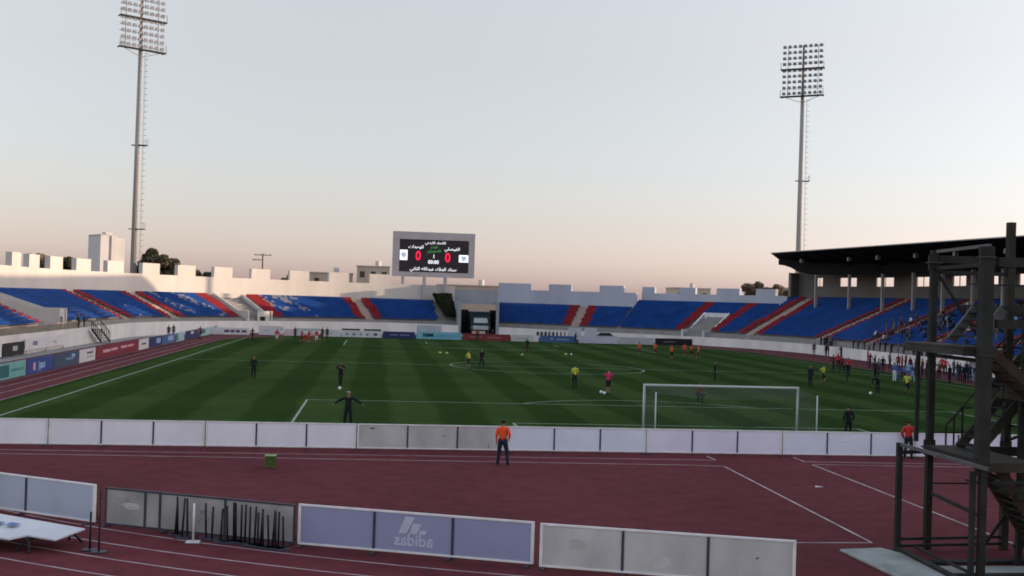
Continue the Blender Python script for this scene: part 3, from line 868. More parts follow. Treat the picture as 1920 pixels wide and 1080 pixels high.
# the nearest row, set along the bend
uA_ = board_unit((-29.9, -17.0), (-23.5, -20.95), 3, M['greyblue'], 'grey blue framed board beside the propped white sheet', h=1.0)
uB_ = board_unit((-23.2, -21.1), (-18.12, -23.4), [0, .22, .30, .645, 1], M['greyold'], 'old bare grey board with dark edges behind the rows of black posts', h=.98, z0=.04, dark_top=True)
ub, FB, LB, nB, dB = board_unit((-18.03, -23.5), (-12.42, -25.6), 3, M['lilac'], 'lilac framed board printed with three slanted bars and mirrored lettering', h=1.0)
uD_ = board_unit((-12.3, -25.75), (-6.75, -27.55), 3, M['grey'], 'blank grey board in a white frame, last of the nearest row', h=1.02, z0=.04)
units = [uA_[0], uB_[0], ub, uD_[0]]; uB = uB_[1:3]; uD = uD_[1:3]
def stain(unit, F, Ln, fx_, z, w, h, m, seed, idx):
    q = random.Random(seed); mb = MB(); n = 11; P_ = []
    for i in range(n):
        a = 2*PI*i/n; r = q.uniform(.55, 1.0); P_.append((fx_*Ln+math.cos(a)*w*r, z+math.sin(a)*h*r))
    mb.extr(P_, lambda p: F(p[0], -.0135, p[1]), lambda p: F(p[0], -.0165, p[1]))
    pans = [c for c in unit.children if c.name.startswith('panel')]
    mb.build('stain', m, pans[idx])
st1 = mat('board_stain', (.30, .295, .28), .8, .3, 9, 6); st2 = mat('board_smudge', (.12, .115, .10), .8, .4, 14, 6); st3 = mat('board_patch', (.46, .455, .44), .8, .2, 7, 6)
stain(units[3], uD[0], uD[1], .855, .60, .05, .03, st2, 1, 2); stain(units[3], uD[0], uD[1], .45, .35, .45, .22, mat('board_wash', (.53, .525, .51), .8, .1, 3, 6), 2, 1); stain(units[3], uD[0], uD[1], .15, .62, .30, .16, mat('board_wash_dark', (.44, .435, .42), .8, .1, 3, 6), 3, 0)
stain(units[1], uB[0], uB[1], .12, .74, .40, .07, st1, 4, 0); stain(units[1], uB[0], uB[1], .14, .58, .34, .10, st3, 5, 0); stain(units[1], uB[0], uB[1], .52, .5, .4, .25, st1, 6, 2)
nb = near_boards[4]
stain(nb[0], nb[1], nb[2], .58, .62, .06, .04, st2, 7, 1); stain(nb[0], nb[1], nb[2], .88, .24, .035, .14, st1, 8, 2); stain(nb[0], nb[1], nb[2], .10, .9, .14, .05, st2, 9, 0)
nb = near_boards[7]
for k in range(6): stain(nb[0], nb[1], nb[2], .43+.022*k, .66, .045, .04+.01*(k % 2), mat('ghost_print', (.62, .65, .76), .5, .08, 5, 5), 20+k, 1)
# mirrored print on the middle panel: three slanted bars over a word seen from behind
panel = [c for c in ub.children if c.name.startswith('panel')][1]
cx = LB*.49
F4 = lambda x, z: face_frame(FB(x, -.016, z), dB, nB)
mb = MB()
for x0, w_, z1 in ((.02, .20, .40), (.29, .19, .245), (.53, .165, .09)):
    pts = [(x0, 0), (x0+w_, 0), (x0+w_+z1*.62, z1), (x0+w_*.25+z1*.62, z1*1.06)] if False else [(x0, 0), (x0+w_, 0), (x0+w_*1.0+.21*(z1/.40), z1), (x0+.17*(z1/.40), z1+.02)]
    mb.extr(pts, lambda p: FB(cx-.33+p[0], -.0145, .535+p[1]), lambda p: FB(cx-.33+p[0], -.019, .535+p[1]))
mb.build('printed_bars', M['mark'], panel)
text('printed_word', 'adidas', M['mark'], panel, F4(cx+.08, .37), .40, .002, mirror=True, bold=.010)

# boards along the left straight
def ad(p0, p1, h, m, label, marks=(), z0=.05, back=True, cat='advertising board', grp=None, name='advertising_board'):
    a, b = Vector((p0[0], p0[1], 0)), Vector((p1[0], p1[1], 0)); d = (b-a); Ln = d.length; d.normalize()
    nrm = Vector((d.y, -d.x, 0))
    root = thing(name, label, cat, a, math.atan2(d.y, d.x), grp)
    F = lambda x, y, z: a+d*x-nrm*y+Vector((0, 0, z))
    mb = MB(); mb.hexa([F(0, -.02, z0), F(Ln, -.02, z0), F(Ln, .02, z0), F(0, .02, z0), F(0, -.02, z0+h), F(Ln, -.02, z0+h), F(Ln, .02, z0+h), F(0, .02, z0+h)])
    pn = mb.build('panel', m, root)
    for q in (.04, .5, .96):
        mb = MB(); x = q*Ln; mb.beam(F(x, .05, .02), F(x, .05, z0+h*.95), .04); mb.beam(F(x, .06, .05), F(x, .45, .03), .04); mb.beam(F(x, .43, .04), F(x, .07, z0+h*.7), .03)
        mb.build('stand', M['post'], root)
    for mk in marks:
        if mk[0] == 'text':
            _, s, x, z, size, mm = mk[:6]
            text('lettering', s, mm, pn, face_frame(F(x*Ln, -.024, z0+z*h), d, nrm), size, .003, bold=mk[6] if len(mk) > 6 else .01)
        else:
            _, x0, z0_, x1, z1, mm = mk
            mb = MB(); mb.hexa([F(x0*Ln, -.026, z0+z0_*h), F(x1*Ln, -.026, z0+z0_*h), F(x1*Ln, -.021, z0+z0_*h), F(x0*Ln, -.021, z0+z0_*h), F(x0*Ln, -.026, z0+z1*h), F(x1*Ln, -.026, z0+z1*h), F(x1*Ln, -.021, z0+z1*h), F(x0*Ln, -.021, z0+z1*h)])
            mb.build('printed_patch', mm, pn)
    return root
teal = flat('teal_board', (.16, .38, .37)); royal = flat('royal_blue_board', (.030, .060, .24)); slate = flat('slate_blue_board', (.045, .075, .13)); whiteb = flat('white_board', (.60, .59, .59))
crim = flat('crimson_board', (.20, .018, .035)); navy = flat('navy_board', (.020, .032, .115)); cyan = flat('cyan_board', (.18, .42, .52)); blackb = flat('black_board', (.012, .014, .014)); bluem = flat('mid_blue_board', (.06, .11, .26))
sky_ = flat('pale_blue_print', (.28, .42, .62)); pinkp = flat('pink_print', (.62, .32, .36)); dk = flat('dark_print', (.05, .05, .08)); wht = flat('white_print', (.66, .66, .68)); pal = flat('pale_teal_board', (.33, .50, .50)); tealdk = flat('deep_teal_print', (.02, .12, .13))
purp = flat('purple_print', (.10, .05, .14)); brick = flat('brick_red_board', (.20, .03, .035)); tealp = flat('dark_teal_lettering', (.06, .24, .24))
GL = 'boards standing along the left lanes'
LX = -40.4
def ly(a, b): return ((LX+.004*(a-30), a), (LX+.004*(b-30), b))
LA = [(22.89, 30.82), (31.19, 37.57), (37.86, 44.89), (45.22, 50.42), (50.80, 67.95), (68.48, 73.41), (73.99, 80.68), (81.00, 89.22),
      (89.96, 95.70), (96.51, 106.89), (108.30, 121.59), (122.72, 134.10)]
def lad(i, m, label, marks=()): ad(*ly(*LA[i]), 1.08, m, label, marks, grp=GL)
lad(0, teal, 'teal board with a dark patch, nearest of the boards on the left lanes', [('box', .30, .12, .55, .86, tealdk), ('box', .60, .40, .95, .58, tealp)])
lad(1, royal, 'royal blue board with big pale blue lettering beside the teal board', [('text', 'jqacs', .55, .50, .78, sky_, .03), ('box', .22, .2, .30, .7, pinkp)])
lad(2, slate, 'slate blue board with a faint pale swoosh, between the royal blue and white boards', [('box', .45, .42, .80, .60, flat('faint_blue_print', (.16, .24, .30))), ('box', .70, .58, .84, .82, sky_)])
lad(3, whiteb, 'white board with small dark lettering before the crimson board', [('box', .45, .6, .85, .74, dk), ('box', .45, .3, .85, .42, flat('grey_print', (.34, .34, .35)))])
lad(4, crim, 'long crimson board with two rows of pink lettering on the left lanes', [('text', 'BANK AL ETIHAD', .33, .60, .50, pinkp, .01) if False else ('text', 'UNIVERSITY', .30, .52, .62, pinkp, .02), ('text', 'ARABIYA', .74, .58, .58, pinkp, .015)] if False else [('box', .14, .42, .30, .66, pinkp), ('box', .32, .46, .47, .68, pinkp), ('box', .55, .50, .70, .72, pinkp), ('box', .72, .52, .88, .70, pinkp)])
lad(5, whiteb, 'narrow white board with a small dark emblem past the crimson board', [('box', .3, .42, .7, .6, dk)])
lad(6, navy, 'navy board with a pale blue patch past the narrow white board', [('box', .55, .3, .9, .8, sky_)])
lad(7, bluem, 'mid blue board with a pale patch between navy and teal boards', [('box', .45, .3, .85, .8, sky_)])
lad(8, pal, 'pale teal board beside two people standing at the lane edge', [('box', .0, .1, .2, .9, tealdk)])
lad(9, navy, 'dark navy board with a small white spot, further along the lanes', [('box', .4, .55, .6, .85, wht)])
lad(10, pal, 'pale mint board past the person at the bend', [('box', .1, .3, .35, .85, tealdk)])
lad(11, bluem, 'blue board with a white middle, last along the left lanes', [('box', .3, .3, .75, .85, wht)])
def ad_wall(y0, y1, h, m, label, marks, z0=.2): ad((-47.9, y0), (-47.9, y1), h, m, label, marks, z0, grp='banners against the front wall of the curved stand')
ad_wall(50.09, 56.10, 1.15, blackb, 'black banner with a pale glow against the stand front wall', [('box', .45, .35, .68, .72, flat('pale_glow_print', (.42, .42, .38)))], .1)
ad_wall(56.39, 70.11, 1.1, whiteb, 'long white banner with a small grey emblem against the stand front wall', [('box', .17, .35, .28, .72, flat('slate_print', (.16, .17, .26))), ('box', .66, .3, .75, .55, flat('faint_grey_print', (.40, .40, .41)))], .35)
ad_wall(44.13, 49.83, 1.1, whiteb, 'white banner beside the black banner on the front wall', [], .1)
# boards across the far end
FY = 121.3
def fx(i, m, label, marks=(), h=1.0, z0=.05, dy=0.0, name='advertising_board'): ad((FA[i][0], FY+dy), (FA[i][1], FY+dy), h, m, label, marks, z0, grp='boards across the far end of the pitch')
FA = [(-38.69, -34.03), (-33.48, -29.89), (-29.81, -28.32), (-27.93, -24.62), (-23.99, -21.30), (-21.22, -15.25), (-15.09, -10.27), (-10.03, -3.24), (-2.99, 4.28), (4.37, 8.65), (8.81, 14.45), (14.87, 21.06), (21.14, 26.71), (26.88, 32.82)]
ad((FA[0][0]-1.2, 118.4), (FA[0][1]-.6, 119.6), 1.0, whiteb, 'white board with dark purple letters at the far left bend', [('text', 'EAGLE', .50, .5, .85, purp, .03)] if False else [('box', .32, .32, .46, .7, purp), ('box', .49, .32, .60, .7, purp), ('box', .63, .32, .74, .7, purp), ('box', .79, .34, .92, .68, purp)], grp='boards across the far end of the pitch')
fx(1, whiteb, 'tall white box board, first of the far end row', [('box', .2, .45, .45, .55, flat('faint_violet_print', (.42, .40, .52)))], 1.35)
fx(2, whiteb, 'short white board with pink stripes in the far end row', [('box', .05, .2, .95, .34, pinkp), ('box', .05, .55, .95, .65, pinkp)])
fx(3, flat('pale_grey_green_board', (.50, .54, .53)), 'pale grey green board behind the players in red and white', [], 1.15)
fx(4, whiteb, 'white board with a faint square, behind two people in black at the far end', [('box', .3, .3, .5, .6, flat('faint_blue_grey_print', (.46, .48, .58)))])
fx(5, whiteb, 'long white board with grey spaced letters under black strips, far end', [('text', 'E  R  C  E  L  L', .5, .42, .62, flat('slate_letter_print', (.20, .20, .26)), .02) if False else ('box', .1, .3, .16, .6, flat('slate_letter_print', (.20, .20, .26))), ('box', .26, .28, .34, .58, M['f_slate_letter_print']), ('box', .44, .28, .50, .58, M['f_slate_letter_print']), ('box', .60, .28, .67, .58, M['f_slate_letter_print']), ('box', .80, .3, .88, .66, dk), ('box', 0, 1.02, .45, 1.26, blackb), ('box', .55, 1.02, .98, 1.26, blackb)])
fx(6, navy, 'navy board with two pale words across the far end', [('box', .22, .42, .46, .58, flat('dim_print', (.20, .20, .28))), ('box', .52, .42, .82, .58, flat('dim_print', (.20, .20, .28)))])
fx(7, cyan, 'long pale cyan board with a black wave emblem at the far end', [('box', .14, .30, .38, .78, tealdk), ('box', .24, .48, .36, .62, wht), ('box', .40, .25, .97, .70, flat('cyan_print', (.13, .36, .46))), ('box', 0, 1.0, .55, 1.9, flat('pale_grey_panel', (.42, .45, .50)))], 1.1)
fx(8, brick, 'brick red board with faint pink lettering in front of the tunnel', [('box', .12, .35, .4, .65, flat('dusty_pink_print', (.30, .10, .10))), ('box', .5, .35, .8, .6, flat('dusty_pink_print', (.30, .10, .10)))])
fx(9, flat('off_white_board', (.50, .50, .48)), 'off white board with a white square between the red and blue boards', [('box', .82, .1, .98, .9, wht), ('box', .1, .4, .6, .55, flat('soft_grey_print', (.36, .36, .36)))])
fx(10, bluem, 'blue board with a small white spot, far end', [('box', .3, .5, .36, .62, wht), ('box', .45, .4, .8, .52, sky_)])
fx(11, flat('lilac_white_board', (.50, .50, .58)), 'lilac white board under the two square white hoardings', [], 1.1)
fx(12, flat('grey_white_board', (.45, .45, .47)), 'grey white board beside the black board, far end', [], 1.05)
fx(13, blackb, 'black board with a small pink mark behind the players in orange', [('box', .22, .4, .55, .6, flat('mauve_print', (.16, .09, .13)))], 1.05)
# two square white hoardings behind the far boards
for i, (a_, b_) in enumerate(((14.04, 16.10), (16.61, 18.59))):
    ad((a_, 126), (b_, 126), 1.9, flat('lilac_white_board', (.5, .5, .58)), ('square white hoarding nearer the tunnel, behind the far boards', 'square white hoarding with a slanted pale strip, behind the far boards')[i], [('box', .1, .1, .9, .2, wht)] if i else [], .4, cat='hoarding', grp='square hoardings behind the far boards')

# ------------------------------------------------------------ goal
goal = thing('football_goal', 'white football goal with a box net standing behind the row of pale boards', 'goal', (0, 0, 0))
gm = MB()
for sx in (-1, 1):
    mb = MB(); mb.tube([(3.72*sx, 0, .022), (3.72*sx, 0, 2.50)], .06, 12); mb.build('goal_post', M['goalw'], goal, smooth=True)
    mb = MB(); mb.tube([(3.75*sx, -2.35, .022), (3.75*sx, -2.35, 2.35)], .035, 8); mb.build('net_pole', M['goalw'], goal, smooth=True)
mb = MB(); mb.tube([(-3.77, 0, 2.5), (3.77, 0, 2.5)], .06, 12); mb.build('crossbar', M['goalw'], goal, smooth=True)
mb = MB()
def sag(x): return -.22*math.sin(PI*(x+3.7)/7.4)
NX = [-3.7+7.4*i/62 for i in range(63)]
W_ = .006
for x in NX:
    mb.beam((x, -.05, 2.48), (x, -2.33, 2.28+sag(x)), W_); mb.beam((x, -2.33, 2.28+sag(x)), (x, -2.33, .03), W_)
for k in range(1, 19):
    z = 2.28*k/19
    for i in range(0, 60, 6):
        a, b_ = NX[i], NX[i+6]
        mb.beam((a, -2.33, z+sag(a)*z/2.28), (b_, -2.33, z+sag(b_)*z/2.28), W_)
for k in range(0, 19):
    y = -2.33*k/19
    for i in range(0, 60, 6):
        a, b_ = NX[i], NX[i+6]; q = k/19
        mb.beam((a, y, 2.48-.2*q+sag(a)*q), (b_, y, 2.48-.2*q+sag(b_)*q), W_)
for sx in (-3.73, 3.73):
    for k in range(1, 20):
        y = -2.33*k/20; mb.beam((sx, y, .03), (sx, y, 2.47-.18*k/20), W_)
        z = 2.35*k/20; mb.beam((sx, -.05, z), (sx, -2.32, z), W_)
mb.build('net', M['net'], goal)

# ------------------------------------------------------------ small things on the ground
def ball_at(x, y, label):
    mb = MB(); mb.ball((x, y, .135), .11, 12, 8); tag(mb.build('football', M['ball'], smooth=True), label, 'football', 'footballs on the grass')
ball_at(-0.67, 25.40, 'white football by the feet of the player in pink')
ball_at(-0.61, 24.55, 'second white football, right against the foot of the player in pink')
ball_at(-18.49, 24.05, 'white football behind the man with outstretched arms')
ball_at(20.67, 29.57, 'white football near the bending person in black')
ball_at(6.79, 80.98, 'white football far out on the centre of the pitch')
def disc_at(x, y, label):
    mb = MB(); mb.tube([(x, y, .024), (x, y, .09), (x, y, .20)], [.19, .15, .06], 12); tag(mb.build('marker_cone', M['disc'], smooth=True), label, 'marker cone', 'training marker cones')
for q, lb in (((-8.85, 78.34), 'small pale yellow cone short of the halfway line, nearer the left'), ((-8.11, 77.48), 'small pale yellow cone right beside another cone short of the halfway line'), ((0.57, 78.03), 'small yellow cone at the feet of the far person in black and red'), ((6.32, 82.00), 'small yellow cone next to a lone football')):
    disc_at(*q, lb)

x, y = -0.62, -13.59
mb = MB(); mb.add([(x-.16, y-.07, .02), (x+.12, y-.10, .035), (x+.2, y+.05, .02), (x-.08, y+.11, .05)], [(0, 1, 2), (0, 2, 3)])
ps_ = mb.build('paper_scrap', flat('scrap_paper', (.45, .42, .42))); tag(ps_, 'small pale paper scrap lying on the red track left of the stair tower'.replace('left of', 'before'), 'litter')
# green trolley / hurdle box on the track
x, y = -19.86, -10.67
tr = thing('equipment_crate', 'small green slatted crate standing alone on the red track', 'crate', (x, y, 0))
mb = MB()
for sx in (-.17, .17):
    for sy in (-.15, .15): mb.box(x+sx-.02, y+sy-.02, .012, x+sx+.02, y+sy+.02, .44)
mb.build('legs', M['green'], tr)
mb = MB(); mb.box(x-.20, y-.18, .441, x+.20, y+.18, .475); mb.build('top', M['greenl'], tr, bevel=.01)
for o_ in (-.172, .150):
    mb = MB()
    for k in range(4): mb.box(x-.15, y+o_, .08+k*.09, x+.15, y+o_+.022, .135+k*.09)
    mb.build('slats', M['green'], tr)

# black posts on flat feet
POSTS = [(-21.2, -22.29, .93), (-21.15, -22.22, .97), (-20.97, -22.67, 1.02), (-20.87, -22.47, .98), (-20.38, -22.65, .90), (-20.21, -22.84, .84), (-19.96, -23.10, .84), (-19.65, -23.02, 1.0), (-19.59, -23.08, .98), (-19.45, -23.18, .96), (-19.35, -23.25, .98),
         (-19.21, -23.50, .97), (-19.0, -23.62, .85), (-18.87, -23.66, .85), (-18.72, -23.79, .82), (-18.63, -23.73, .94), (-18.55, -23.88, .92), (-18.49, -23.79, .9), (-18.35, -23.96, .82), (-19.10, -23.38, .95), (-18.95, -23.44, .9), (-19.78, -23.2, .93)]
pr_m = []
def post(x, y, h, label, m, grp='black posts on flat feet before the grey board', lean=(0, 0)):
    root = thing('barrier_post', label, 'barrier post', (x, y, 0), 0, grp)
    mb = MB(); mb.tube([(x, y, .04), (x+lean[0], y+lean[1], h)], .026, 8); mb.build('upright', m, root, smooth=True)
    mb = MB(); mb.box(x-.17, y-.13, .012, x+.17, y+.13, .045); mb.build('foot_plate', M['post'] if m is not M['wpaint'] else m, root, bevel=.008)
for i, (x, y, h) in enumerate(POSTS):
    lr = random.Random(i)
    post(x, y, h, 'thin black upright post among the crowd of posts before the grey board', M['black'], lean=(lr.uniform(-.05, .05), lr.uniform(-.04, .04)))
post(-20.62, -23.16, .98, 'white upright post on a flat foot among the black posts', M['wpaint'], None)
post(-22.87, -24.1, .93, 'short black post on a flat foot at the end of the propped white sheet', M['black'], None)
post(-22.61, -24.33, 1.5, 'taller dark post standing where the two boards meet', M['rust'], None)
# propped white sheet on low trestles
sh = thing('propped_sheet', 'white printed sheet lying propped on low dark trestles by the nearest boards', 'sheet board', (-25, -23, 0))
mb = MB()
top = [(-27.6, -20.95, .56), (-23.15, -23.45, .40), (-23.55, -24.55, .36), (-24.3, -24.15, .38), (-24.6, -24.5, .36), (-28.2, -22.9, .52)]
mb.extr(top, lambda p: p, lambda p: (p[0], p[1], p[2]-.035))
ps = mb.build('panel', flat('white_sheet', (.56, .58, .62)), sh)
mb = MB()
for q in ((-25.75, -22.75), (-25.35, -23.0), (-24.95, -23.15)):
    mb.add([(q[0], q[1], .487), (q[0]+.26, q[1]-.13, .475), (q[0]+.16, q[1]-.42, .470), (q[0]-.08, q[1]-.3, .482)], [(0, 1, 2, 3)])
mb.build('printed_patch', flat('blue_print', (.08, .15, .34)), ps)
mb = MB()
for p_ in ((-27.0, -21.9), (-25.3, -22.9), (-23.9, -23.7)):
    mb.beam((p_[0]-.4, p_[1]-.6, .30), (p_[0]+.4, p_[1]+.6, .33), .08, .06)
    for s_ in (-1, 1):
        for t_ in (-1, 1): mb.beam((p_[0]+.35*s_, p_[1]+.52*s_, .31), (p_[0]+.45*s_+.2*t_, p_[1]+.62*s_-.15*t_, .012), .05)
mb.build('trestle', M['black'], sh)
# flat slab by the stair tower
mb = MB(); mb.extr([(-4.15, -23.85), (-2.95, -23.65), (-2.62, -24.4), (-2.75, -27.2), (-3.95, -27.1)], lambda p: (p[0], p[1], .012), lambda p: (p[0], p[1], .07))
tag(mb.build('concrete_slab', M['slab'], bevel=.01), 'pale grey flat slab on the track beside the stair tower', 'slab')

# ------------------------------------------------------------ stair tower
tw = thing('stair_tower', 'dark steel stair tower with zigzag flights and landings, nearest the camera', 'stair tower', (-.7, -25.4, 0))
XL, XR, YF, YN = -1.62, .55, -23.5, -27.15
TZ = 7.95
def tpost(x, y, z0, z1, w, m='dksteel'):
    mb = MB(); mb.box(x-w/2, y-w/2, z0, x+w/2, y+w/2, z1); mb.build('post', M[m], tw, bevel=.012)
tpost(-1.60, YF, .012, TZ-.03, .17)
tpost(-2.13, YN, .012, 2.66, .16)
tpost(-2.17, YN, 2.661, TZ-.1, .27)
tpost(-2.36, YN+.02, .012, 2.6, .12)
tpost(XR, YF, .012, 8.75, .19, 'dksteel2')
tpost(XR+.35, YN, .012, 8.4, .2)
tpost(-2.6, -23.86, .012, 2.85, .14)
tpost(-2.0, -23.55, 2.86, 5.4, .10)
tpost(.9, -24.3, .012, 6.0, .12)
for a_, b_ in (((XL+.05, YF-.1, TZ-.06), (-2.0, YN+.16, TZ-.06)), ((-2.6, -23.93, 2.81), (-2.62, -28.2, 2.81))):
    mb = MB(); mb.beam(a_, b_, .07, .08); mb.build('rail', M['rail'], tw)
def bar(a, b, w, h=None, nm='cross_beam', m='dksteel'):
    mb = MB(); mb.beam(a, b, w, h); mb.build(nm, M[m], tw)
for z in (7.45, 5.15, 1.5): bar((XL+.05, YF-.1, z), (-2.0, YN+.16, z), .05, .09)
bar((XL+.15, YF, 7.7), (XR-.1, YF, 7.7), .12, .2); bar((XL+.15, YF, 7.35), (XR-.1, YF, 7.35), .08, .1)
bar((-1.9, YN, 7.5), (XR+.24, YN, 7.5), .15, .22); bar((-1.9, YN, 6.05), (XR+.24, YN, 6.05), .12, .2)
bar((-2.53, -23.86, 2.6), (XL-.06, -23.6, 2.6), .09, .09)
for z in (.16, .34): bar((-2.53, -23.86, z), (XR-.1, YF-.02, z), .06, .07)
bar((XL+.15, YF, 1.75), (XR-.1, YF, 1.75), .04)
bar((-1.85, YN+.02, 2.35), (3.2, YN+.02, 2.35), .08, .07)
mb = MB()
mb.beam((-2.6, -23.94, .1), (-2.72, -28.3, .1), .16, .10); mb.beam((-2.2, -24.0, .17), (-2.2, -28.3, .17), .06, .06)
mb.beam((-2.5, -25.2, .05), (1.2, -25.0, .05), .3, .06); mb.beam((-2.5, -26.6, .05), (1.2, -26.5, .05), .25, .06)
mb.build('base_frame', M['dksteel'], tw)
mb = MB(); mb.box(-2.45, -26.3, .015, .8, -25.5, .022); mb.build('base_plate', M['slab'], tw)
def landing(x0, y0, x1, y1, z, m='dksteel2'):
    mb = MB(); mb.box(x0, y0, z-.05, x1, y1, z)
    for y in (y0+.04, y1-.04): mb.beam((x0, y, z-.14), (x1, y, z-.14), .06, .18)
    for x in (x0+.03, x1-.03): mb.beam((x, y0+.08, z-.14), (x, y1-.08, z-.14), .06, .16)
    mb.build('landing', M[m], tw)
def flight(x0, z0, x1, z1, y0, y1, m='dksteel2', rail=True):
    mb = MB(); n = max(3, int(abs(z1-z0)/.19))
    for k in range(n):
        f = (k+.5)/n; x = x0+(x1-x0)*f; z = z0+(z1-z0)*f
        mb.box(x-.14, min(y0, y1)+.04, z-.02, x+.14, max(y0, y1)-.04, z+.015)
    fl = mb.build('stair_flight', M['dksteel'], tw)
    for y in (y0, y1):
        mb = MB(); mb.beam((x0, y, z0-.02), (x1, y, z1-.02), .07, .24); mb.build('stringer', M[m], fl)
    if rail:
        mb = MB()
        for y in (y0, y1):
            mb.tube([(x0, y, z0+.95), (x1, y, z1+.95)], .024, 6)
            for f in (.05, .5, .95): x = x0+(x1-x0)*f; z = z0+(z1-z0)*f; mb.tube([(x, y, z), (x, y, z+.95)], .02, 6)
        mb.build('handrail', M['dksteel'], fl)
landing(-1.85, -26.95, -.6, -23.65, 2.78)
flight(-1.35, 2.6, .25, .3, -26.5, -25.6, 'rust', False)
flight(-1.1, 2.8, .25, 4.35, -25.0, -24.1)
landing(-.25, -26.9, 2.6, -24.05, 4.34)
flight(-1.75, 5.46, -.3, 4.32, -26.6, -25.8, 'rust', False)
landing(-2.6, -27.0, -1.75, -24.0, 5.5)
flight(-1.9, 5.62, -1.28, 6.42, -26.4, -25.1, 'rail', False)
landing(-1.28, -26.4, 2.6, -24.6, 6.46)
flight(.1, 6.5, 1.6, 7.6, -25.9, -25.1, 'dksteel2', False)
mb = MB()
for p_ in [(-.1, -26.2, .015), (-.1, -25.3, .015), (1.2, -26.4, .015), (1.2, -24.3, .015)]: mb.box(p_[0]-.06, p_[1]-.06, p_[2], p_[0]+.06, p_[1]+.06, 4.1)
mb.build('landing_legs', M['dksteel'], tw)
mb = MB(); mb.box(-.95, -26.6, 1.93, 2.4, -24.2, 1.98); mb.beam((-.95, -26.62, 1.93), (2.4, -26.62, 1.93), .05, .12); mb.build('half_landing', M['dksteel2'], tw)
flight(-.2, 4.36, 1.9, 6.4, -24.7, -24.05)
flight(.3, .25, 1.9, 1.95, -25.3, -24.5, 'dksteel2', False)
for y_ in (-26.7, -24.3):
    bar((-.55, y_, 2.72), (2.6, y_, 2.72), .07, .24); bar((-1.2, y_, 6.4), (2.6, y_, 6.4), .07, .2)
for a_, b_ in (((-.5, -24.2, .1), (1.3, -24.2, 2.6)), ((.55, -23.55, 4.4), (-1.5, -23.55, 7.3)), ((.55, YF, 2.9), (.95, YN, 4.2))): bar(a_, b_, .05, .07)
for q_ in ((.35, -24.6), (1.05, -25.2), (.75, -26.8)):
    mb = MB(); mb.box(q_[0]-.055, q_[1]-.055, .012, q_[0]+.055, q_[1]+.055, 6.3); mb.build('inner_post', M['dksteel2'], tw)
for z_ in (2.8, 4.36, 6.48):
    for h_ in (.55, 1.05): bar((-.1 if z_ < 6 else -1.2, -24.02 if z_ < 6 else -24.6, z_+h_), (2.5, -24.02 if z_ < 6 else -24.6, z_+h_), .04, .04, 'guard_rail')
for sx_, sy_ in ((-1.60, -23.5), (-2.17, -27.15), (.55, -23.5)):
    for z_ in (2.7, 5.3, 7.6):
        mb = MB(); mb.box(sx_-.16, sy_-.16, z_-.02, sx_+.16, sy_+.16, z_+.02); mb.box(sx_-.155, sy_-.03, z_-.2, sx_+.155, sy_+.03, z_+.2); mb.build('gusset_plate', M['dksteel2'], tw)
# handrails round the lower landing
mb = MB()
for pts in ([(-1.25, -23.7, 3.32), (-.80, -23.7, 3.78), (-.55, -23.7, 3.78)],): mb.tube(pts, .026, 6)
for x, z in ((-1.25, 3.32), (-1.03, 3.54), (-.80, 3.78)): mb.tube([(x, -23.7, 2.79), (x, -23.7, z)], .028, 6)
mb.tube([(-1.6, -23.7, 3.12), (-.6, -23.7, 3.14)], .02, 6)
mb.tube([(-.6, -23.9, 4.75), (.9, -23.9, 4.85)], .02, 6)
mb.build('handrail', M['dksteel'], tw)

# metal access steps by the curved stand's front wall
x0, y0 = -47.4, 80.5
ms = thing('access_steps', 'dark red metal access steps with railings against the curved stand wall', 'steps', (x0, y0, 0))
mb = MB()
for k in range(8): mb.box(x0-.4, y0+k*.55, .2+(7-k)*.2, x0+.6, y0+k*.55+.5, .26+(7-k)*.2)
for x in (x0-.42, x0+.62): mb.beam((x, y0, 1.65), (x, y0+4.6, .05), .05, .25)
mb.build('treads', M['rust'], ms)
mb = MB()
for x in (x0-.4, x0+.6):
    mb.tube([(x, y0-2, 2.7), (x, y0, 2.6), (x, y0+4.6, 1.1)], .05, 6)
    for k in range(6): mb.tube([(x, y0+k*.9, 1.5-k*.3), (x, y0+k*.9, 2.6-k*.3)], .04, 6)
mb.build('handrail', flat('dark_red_rail', (.07, .03, .035)), ms)
# gangway railing at the near end of the curved stand
gr = thing('gangway_railing', 'slatted yellowish railing along the curved stand gangway', 'railing', (-48.6, 60, 1.5))
mb = MB(); mb.beam((-48.45, 36, 2.55), (-48.45, 77, 2.55), .08); mb.beam((-48.45, 36, 1.75), (-48.45, 77, 1.75), .06); mb.build('rail', M['step'], gr)
mb = MB()
for k in range(82): mb.box(-48.48, 36.2+k*.5, 1.5, -48.42, 36.3+k*.5, 2.52)
mb.build('slats', mat('ochre_slat', (.26, .22, .15), .8, .2, 1, 4), gr)

